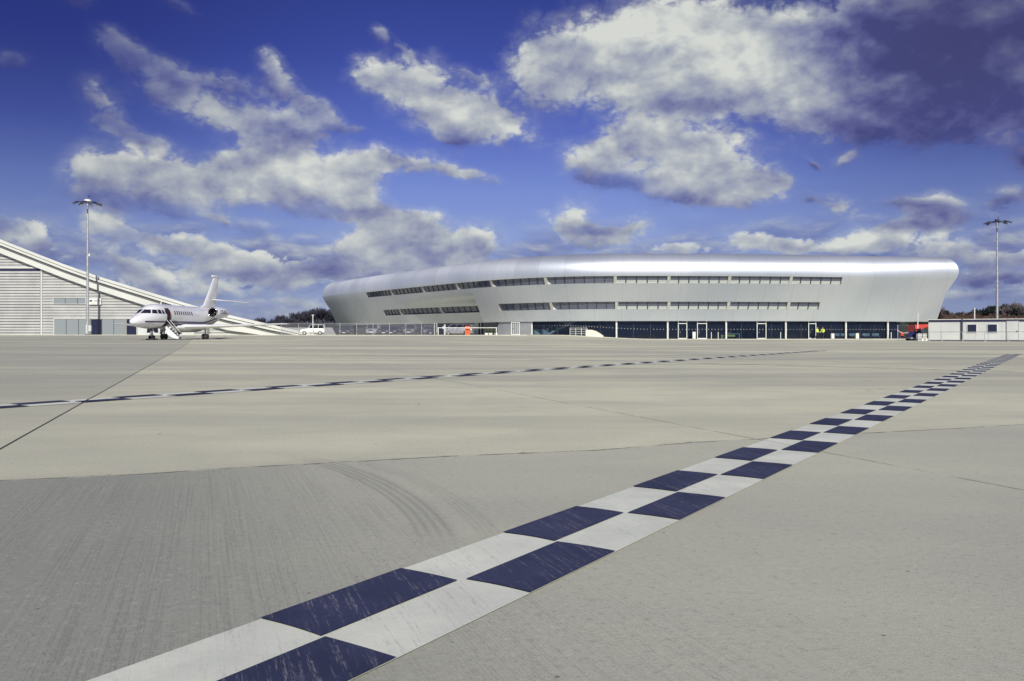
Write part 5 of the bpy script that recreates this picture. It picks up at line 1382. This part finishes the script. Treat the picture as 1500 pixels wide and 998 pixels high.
# cloud masses: centre px, py, half width, half height, slope (deg, + = falls to the right), brightness
CL = [
 (235, 140, 40, 20, 10, .45), (440, 195, 40, 20, 0, .45), (620, 330, 34, 18, 0, .7), (225, 420, 60, 16, 0, .5), (330, 425, 60, 14, 0, .45), (430, 410, 60, 16, 0, .5), (120, 420, 50, 14, 0, .4), (440, 445, 50, 10, 0, .5), (520, 400, 50, 12, 0, .5), (1430, 430, 60, 12, 0, .35), (1000, 365, 50, 10, 0, .5),
 (800, 110, 70, 60, 0, .62), (905, 85, 120, 66, -5, .86), (1000, 70, 110, 74, 0, .96), (1080, 90, 120, 70, 12, .98), (1180, 145, 84, 40, 30, 1.0), (1210, 80, 80, 46, 10, .60),
 (1340, 50, 170, 90, 0, .05), (1400, 60, 200, 110, 0, .10), (1480, 30, 90, 60, 0, .06), (1450, 150, 100, 62, 0, .12), (1300, 180, 120, 40, 8, .05), (1486, 125, 34, 40, 0, .38), (1000, 145, 120, 18, 6, .35),
 (858, 238, 44, 28, -6, .70), (920, 205, 62, 34, -10, .62), (990, 225, 60, 44, 10, .78), (1050, 232, 62, 46, 12, .82), (1080, 275, 66, 36, 14, .62), (990, 284, 70, 20, 5, .45), (1128, 268, 34, 18, 20, .62), (900, 262, 60, 20, 5, .30),
 (552, 114, 44, 28, 8, .66), (610, 128, 60, 40, 15, .86), (665, 160, 60, 42, 24, .80), (735, 190, 52, 28, 26, .62), (660, 195, 60, 18, 14, .35), (690, 110, 26, 10, 20, .2),
 (140, 246, 44, 34, 0, .88), (205, 244, 62, 36, 0, 1.0), (150, 285, 80, 24, 0, .25), (265, 268, 66, 30, 6, .74), (330, 258, 66, 32, 2, .80), (400, 262, 66, 36, 0, .88), (480, 262, 66, 40, 2, 1.0), (530, 285, 36, 30, 0, .9), (540, 240, 44, 20, 0, .74), (610, 236, 66, 18, 10, .66), (690, 256, 54, 10, 14, .55), (480, 305, 110, 16, 2, .22), (250, 305, 70, 14, 0, .18),
 (395, 215, 50, 28, 8, .5), (350, 235, 30, 16, 0, .5),
 (165, 66, 50, 32, 25, .36), (190, 88, 50, 36, 25, .34), (150, 150, 46, 22, 42, .52), (190, 195, 60, 16, 16, .25), (255, 110, 50, 26, 20, .40), (300, 165, 56, 30, 8, .60), (330, 122, 66, 22, 8, .42), (395, 180, 62, 22, 4, .50), (392, 95, 24, 20, 30, .58), (415, 128, 38, 24, 30, .52), (470, 165, 44, 18, 28, .48), (505, 186, 46, 8, 8, .35),
 (560, 52, 22, 14, 30, .42), (590, 70, 26, 10, 35, .38), (265, 12, 50, 14, 10, .12), (112, 2, 55, 12, 0, .12), (20, 90, 44, 24, 10, .02),
 (575, 330, 50, 20, -4, .78), (560, 350, 60, 14, 0, .35), (640, 366, 60, 20, 0, .55), (700, 352, 36, 26, 6, .60), (520, 366, 50, 16, 0, .45), (600, 390, 120, 16, 0, .45),
 (262, 352, 46, 16, 2, .92), (300, 366, 46, 12, 4, .5), (375, 378, 60, 15, 2, .74), (150, 326, 44, 24, 14, .50), (190, 345, 44, 12, 10, .2), (48, 352, 44, 30, 14, .60), (30, 385, 80, 16, 0, .2), (322, 322, 30, 10, 14, .40), (-10, 330, 40, 24, 0, .3), (170, 382, 56, 16, 6, .55), (330, 395, 90, 12, 0, .4),
 (832, 314, 40, 18, -6, .82), (870, 352, 66, 16, 2, .66), (862, 335, 50, 10, 0, .3), (928, 328, 26, 15, 0, .60),
 (1100, 356, 50, 16, -4, .78), (1160, 354, 34, 12, 0, .66), (1245, 358, 50, 13, -4, .92), (1310, 350, 60, 16, 0, .92), (1390, 362, 46, 16, 0, .48), (1238, 238, 18, 10, -30, .45), (1195, 240, 14, 6, 30, .2), (1238, 306, 24, 14, 20, .46), (1195, 292, 26, 10, 14, .4), (1330, 296, 56, 12, 0, .45), (1375, 308, 50, 20, 8, .34), (1340, 325, 60, 10, 0, .2),
 (1484, 292, 40, 22, 0, .22), (1440, 380, 44, 12, 0, .42), (1500, 372, 30, 12, 0, .4), (1500, 235, 34, 22, 0, .12), (1450, 405, 70, 10, 0, .2)]
g = bpy.data.node_groups.new('CloudField', 'ShaderNodeTree')
g.interface.new_socket('Dir', in_out='INPUT', socket_type='NodeSocketVector')
g.interface.new_socket('Sum', in_out='OUTPUT', socket_type='NodeSocketVector')
gi = g.nodes.new('NodeGroupInput'); go = g.nodes.new('NodeGroupOutput')
def vm(t_, op, a, b=None):
    n = t_.nodes.new('ShaderNodeVectorMath'); n.operation = op
    for i, v in enumerate((a, b)):
        if v is None: continue
        if isinstance(v, tuple): n.inputs[i].default_value = v
        else: t_.links.new(v, n.inputs[i])
    return n
aS = None; gpos = gi.outputs[0]
for _i, (px, py, rx, ry, rot, br) in enumerate(CL):
    if _i and _i % 8 == 0: gpos = vm(g, 'ADD', gi.outputs[0], vm(g, 'MULTIPLY', aS, (1e-7, 0, 0)).outputs[0]).outputs[0]   # keeps the evaluation order short
    a, e = P2(px, py); ca = math.cos(a); br = min(1, br + (.20 if py > 300 else .04)) if br > .3 else br; kk = .82 if br < .46 and px < 1150 else 1.0; rx *= kk * (1.12 if py > 300 else 1.0); ry *= kk * (1.22 if py > 300 else 1.0)
    mp = g.nodes.new('ShaderNodeMapping'); mp.vector_type = 'TEXTURE'
    mp.inputs['Location'].default_value = (a, e, 0); mp.inputs['Rotation'].default_value = (0, 0, -R(rot)); mp.inputs['Scale'].default_value = (rx * 1.30 / F * ca * ca, ry * 1.32 / F * ca, 1)
    g.links.new(gpos, mp.inputs[0]); d = vm(g, 'DOT_PRODUCT', mp.outputs[0], mp.outputs[0]).outputs['Value']
    w_ = mth(g, 'POWER', .16, d); s_ = g.nodes.new('ShaderNodeSeparateXYZ'); g.links.new(mp.outputs[0], s_.inputs[0])
    cv = comb(g, w_, mth(g, 'MULTIPLY', mth(g, 'MULTIPLY', w_, w_), s_.outputs[1]), mth(g, 'MULTIPLY', w_, br))
    aS = cv if aS is None else vm(g, 'ADD', aS, cv).outputs[0]
g.links.new(aS, go.inputs[0])

tc = N(t, 'ShaderNodeTexCoord'); D = tc.outputs['Generated']
sp = N(t, 'ShaderNodeSeparateXYZ'); t.links.new(D, sp.inputs[0]); sz = sp.outputs[2]
az = mth(t, 'ARCTAN2', sp.outputs[0], sp.outputs[1]); aaz = mth(t, 'ABSOLUTE', az)
sky = N(t, 'ShaderNodeTexSky'); sky.sky_type = 'NISHITA'; sky.sun_disc = False; sky.sun_elevation = SUN_EL; sky.sun_rotation = PI - SUN_AZ
sky.air_density = 1.0; sky.dust_density = .6; sky.ozone_density = 3.0
ramp = N(t, 'ShaderNodeValToRGB'); cr = ramp.color_ramp
t.links.new(ss(t, sz, -.02, .45), ramp.inputs[0])
def lin(c): return tuple((v / 255 / 12.92 if v <= 10 else ((v / 255 + .055) / 1.055) ** 2.4) for v in c)
stops = [(0.0, (140, 153, 190)), (.08, (132, 149, 196)), (.2, (134, 152, 206)), (.36, (118, 137, 204)), (.55, (86, 103, 188)), (.80, (54, 66, 154)), (1.0, (34, 43, 122))]
cr.elements[0].position = 0; cr.elements[1].position = 1
for i, (p_, c) in enumerate(stops):
    e = cr.elements[i] if i == 0 else (cr.elements[-1] if i == len(stops) - 1 else cr.elements.new(p_))
    e.position = p_; e.color = (*[10 * v for v in lin(c)], 1)
skyc = mixc(t, .86, mixc(t, 1.0, sky.outputs[0], (.75, .78, 1.1), 'MULTIPLY'), ramp.outputs[0])
# polarised band: the sky is deeper away from the centre of the view
dk = mth(t, 'MULTIPLY', ss(t, aaz, .10, .56, 0, 1), ss(t, sz, .03, .30, .25, 1))
skyc = mixc(t, mth(t, 'MULTIPLY', dk, .62), skyc, tuple(10 * v for v in lin((26, 34, 100))))
# cloud colours
el = mth(t, 'ARCSINE', sz)
base = comb(t, az, mth(t, 'MULTIPLY', el, 1.45), 0.0)
wn = t.nodes.new('ShaderNodeTexNoise'); wn.inputs['Scale'].default_value = 13; wn.inputs['Detail'].default_value = 6; wn.inputs['Roughness'].default_value = .6; t.links.new(base, wn.inputs['Vector'])
wv = vm(t, 'MULTIPLY', vm(t, 'SUBTRACT', wn.outputs['Color'], (.5, .5, .5)).outputs[0], (.040, .026, 0)).outputs[0]
cf = t.nodes.new('ShaderNodeGroup'); cf.node_tree = g; t.links.new(vm(t, 'ADD', comb(t, az, el, 0.0), wv).outputs[0], cf.inputs[0])
_q = N(t, 'ShaderNodeSeparateXYZ'); t.links.new(cf.outputs[0], _q.inputs[0]); S, SL, SB = _q.outputs
fbv = lambda v: noise(t, v, 17, 12, .66, .1)
n0 = fbv(base); 
m0 = noise(t, base, 11, 4, .5, .15); m1 = noise(t, vm(t, 'ADD', base, (.006, .022, 0)).outputs[0], 11, 4, .5, .15)
# sector clouds
gen = mth(t, 'MULTIPLY', ss(t, aaz, .62, .85), .42)
S1 = mth(t, 'ADD', S, gen)
bil = mth(t, 'ABSOLUTE', mth(t, 'MULTIPLY_ADD', noise(t, base, 26, 3, .5, .2), 2.0, -1.0)); bil2 = mth(t, 'ABSOLUTE', mth(t, 'MULTIPLY_ADD', noise(t, base, 62, 3, .5, .1), 2.0, -1.0))
puff = mth(t, 'ADD', mth(t, 'MULTIPLY_ADD', bil, 1.0, -.24), mth(t, 'MULTIPLY_ADD', bil2, .36, -.09))
amp = mth(t, 'MULTIPLY_ADD', mth(t, 'MINIMUM', S1, 1.0), 1.55, .34)
dens = mth(t, 'MULTIPLY_ADD', mth(t, 'SUBTRACT', n0, .5), amp, mth(t, 'MULTIPLY_ADD', puff, mth(t, 'MULTIPLY', mth(t, 'MINIMUM', S1, 1.0), .95), mth(t, 'SUBTRACT', S1, .46)))
ymean = mth(t, 'DIVIDE', SL, mth(t, 'MAXIMUM', mth(t, 'MULTIPLY', S1, S1), .12))
bright = mth(t, 'DIVIDE', mth(t, 'ADD', SB, mth(t, 'MULTIPLY', gen, .6)), mth(t, 'MAXIMUM', S1, .15), clamp=True)
# stratus bank low over the horizon
lv = comb(t, az, mth(t, 'MULTIPLY', el, 2.9), 4.0); fl0 = noise(t, lv, 12.5, 8, .56, .2); fl1 = noise(t, vm(t, 'ADD', lv, (.004, .024, 0)).outputs[0], 12.5, 5, .5, .2)
lmask = mth(t, 'MULTIPLY', ss(t, el, R(9.2), R(5.4)), ss(t, el, R(-.5), R(1.2), .6, 1))
ldens = mth(t, 'MULTIPLY', mth(t, 'MULTIPLY_ADD', mth(t, 'SUBTRACT', fl0, .5), 2.5, .44), lmask)
llit = mth(t, 'MULTIPLY_ADD', mth(t, 'SUBTRACT', fl0, fl1), 2.2, .46, clamp=True)
core = ss(t, dens, -.10, .46)
veil = ss(t, dens, -.34, .15, 0, .20)
a1 = mth(t, 'MAXIMUM', core, veil)
lit1 = mth(t, 'ADD', mth(t, 'MULTIPLY', ymean, .55), mth(t, 'ADD', mth(t, 'MULTIPLY', mth(t, 'SUBTRACT', m0, m1), 1.7), mth(t, 'MULTIPLY_ADD', bright, .84, .14)))
lit1 = mth(t, 'ADD', lit1, mth(t, 'MULTIPLY_ADD', ss(t, dens, .1, 1.3), -.08, mth(t, 'MULTIPLY', puff, .34)), clamp=True)
a2 = mth(t, 'MULTIPLY', ss(t, ldens, .0, .8), .85)
a1 = mth(t, 'MULTIPLY', a1, mth(t, 'MAXIMUM', ss(t, bright, .28, .66, .50, 1), ss(t, az, .20, .34)))
alpha = mth(t, 'MAXIMUM', a1, a2)
lit = mth(t, 'ADD', lit1, mth(t, 'MULTIPLY', mth(t, 'SUBTRACT', llit, lit1), mth(t, 'MULTIPLY', ss(t, mth(t, 'SUBTRACT', a2, a1), -.1, .3), 1.0)))
cc = N(t, 'ShaderNodeValToRGB'); t.links.new(lit, cc.inputs[0])
cs = [(0.0, (70, 74, 128)), (.22, (96, 100, 150)), (.45, (132, 138, 170)), (.72, (174, 180, 188)), (1.0, (216, 219, 212))]
for i, (p_, c) in enumerate(cs):
    e = cc.color_ramp.elements[i] if i == 0 else (cc.color_ramp.elements[-1] if i == len(cs) - 1 else cc.color_ramp.elements.new(p_))
    e.position = p_; e.color = (*[10 * v for v in lin(c)], 1)
ccol = cc.outputs[0]
# heavy dark cloud high on the right, duller clouds high on the left
hv = mth(t, 'MULTIPLY', ss(t, az, .33, .50), ss(t, sz, .19, .30))
ccol = mixc(t, mth(t, 'MULTIPLY', hv, .55), ccol, tuple(10 * v for v in lin((64, 66, 104))))
hl_ = mth(t, 'MULTIPLY', ss(t, az, -.25, -.52), ss(t, sz, .05, .34))
ccol = mixc(t, mth(t, 'MULTIPLY', hl_, .40), ccol, tuple(10 * v for v in lin((58, 66, 116))))
sky_cloud = mixc(t, mth(t, 'MULTIPLY', alpha, .96), skyc, ccol)
haze = ss(t, sz, .0, .07, .45, 0)
sky_cloud = mixc(t, haze, sky_cloud, tuple(10 * v for v in lin((140, 154, 190))))
W.cycles.sampling_method = 'NONE'; sc.cycles.diffuse_bounces = 3; sc.cycles.max_bounces = 8; sc.cycles.glossy_bounces = 3
t.links.new(sky_cloud, bg.inputs[0]); bg.inputs[1].default_value = .1

# ================================================================ CAMERA
cd = bpy.data.cameras.new('camera'); co = bpy.data.objects.new('camera', cd); COL.objects.link(co)
co.location = (0, 0, CAM_H + gz(0, 0)); co.rotation_euler = (PI / 2, 0, 0)
cd.sensor_width = 36; cd.lens = 36 * F / 1500; cd.shift_y = -9 / 1500; cd.clip_start = .05; cd.clip_end = 9000
sc.camera = co
sc.view_settings.view_transform = 'Standard'; sc.view_settings.look = 'None'; sc.view_settings.exposure = 0; sc.view_settings.gamma = 1
sc.render.engine = 'CYCLES'
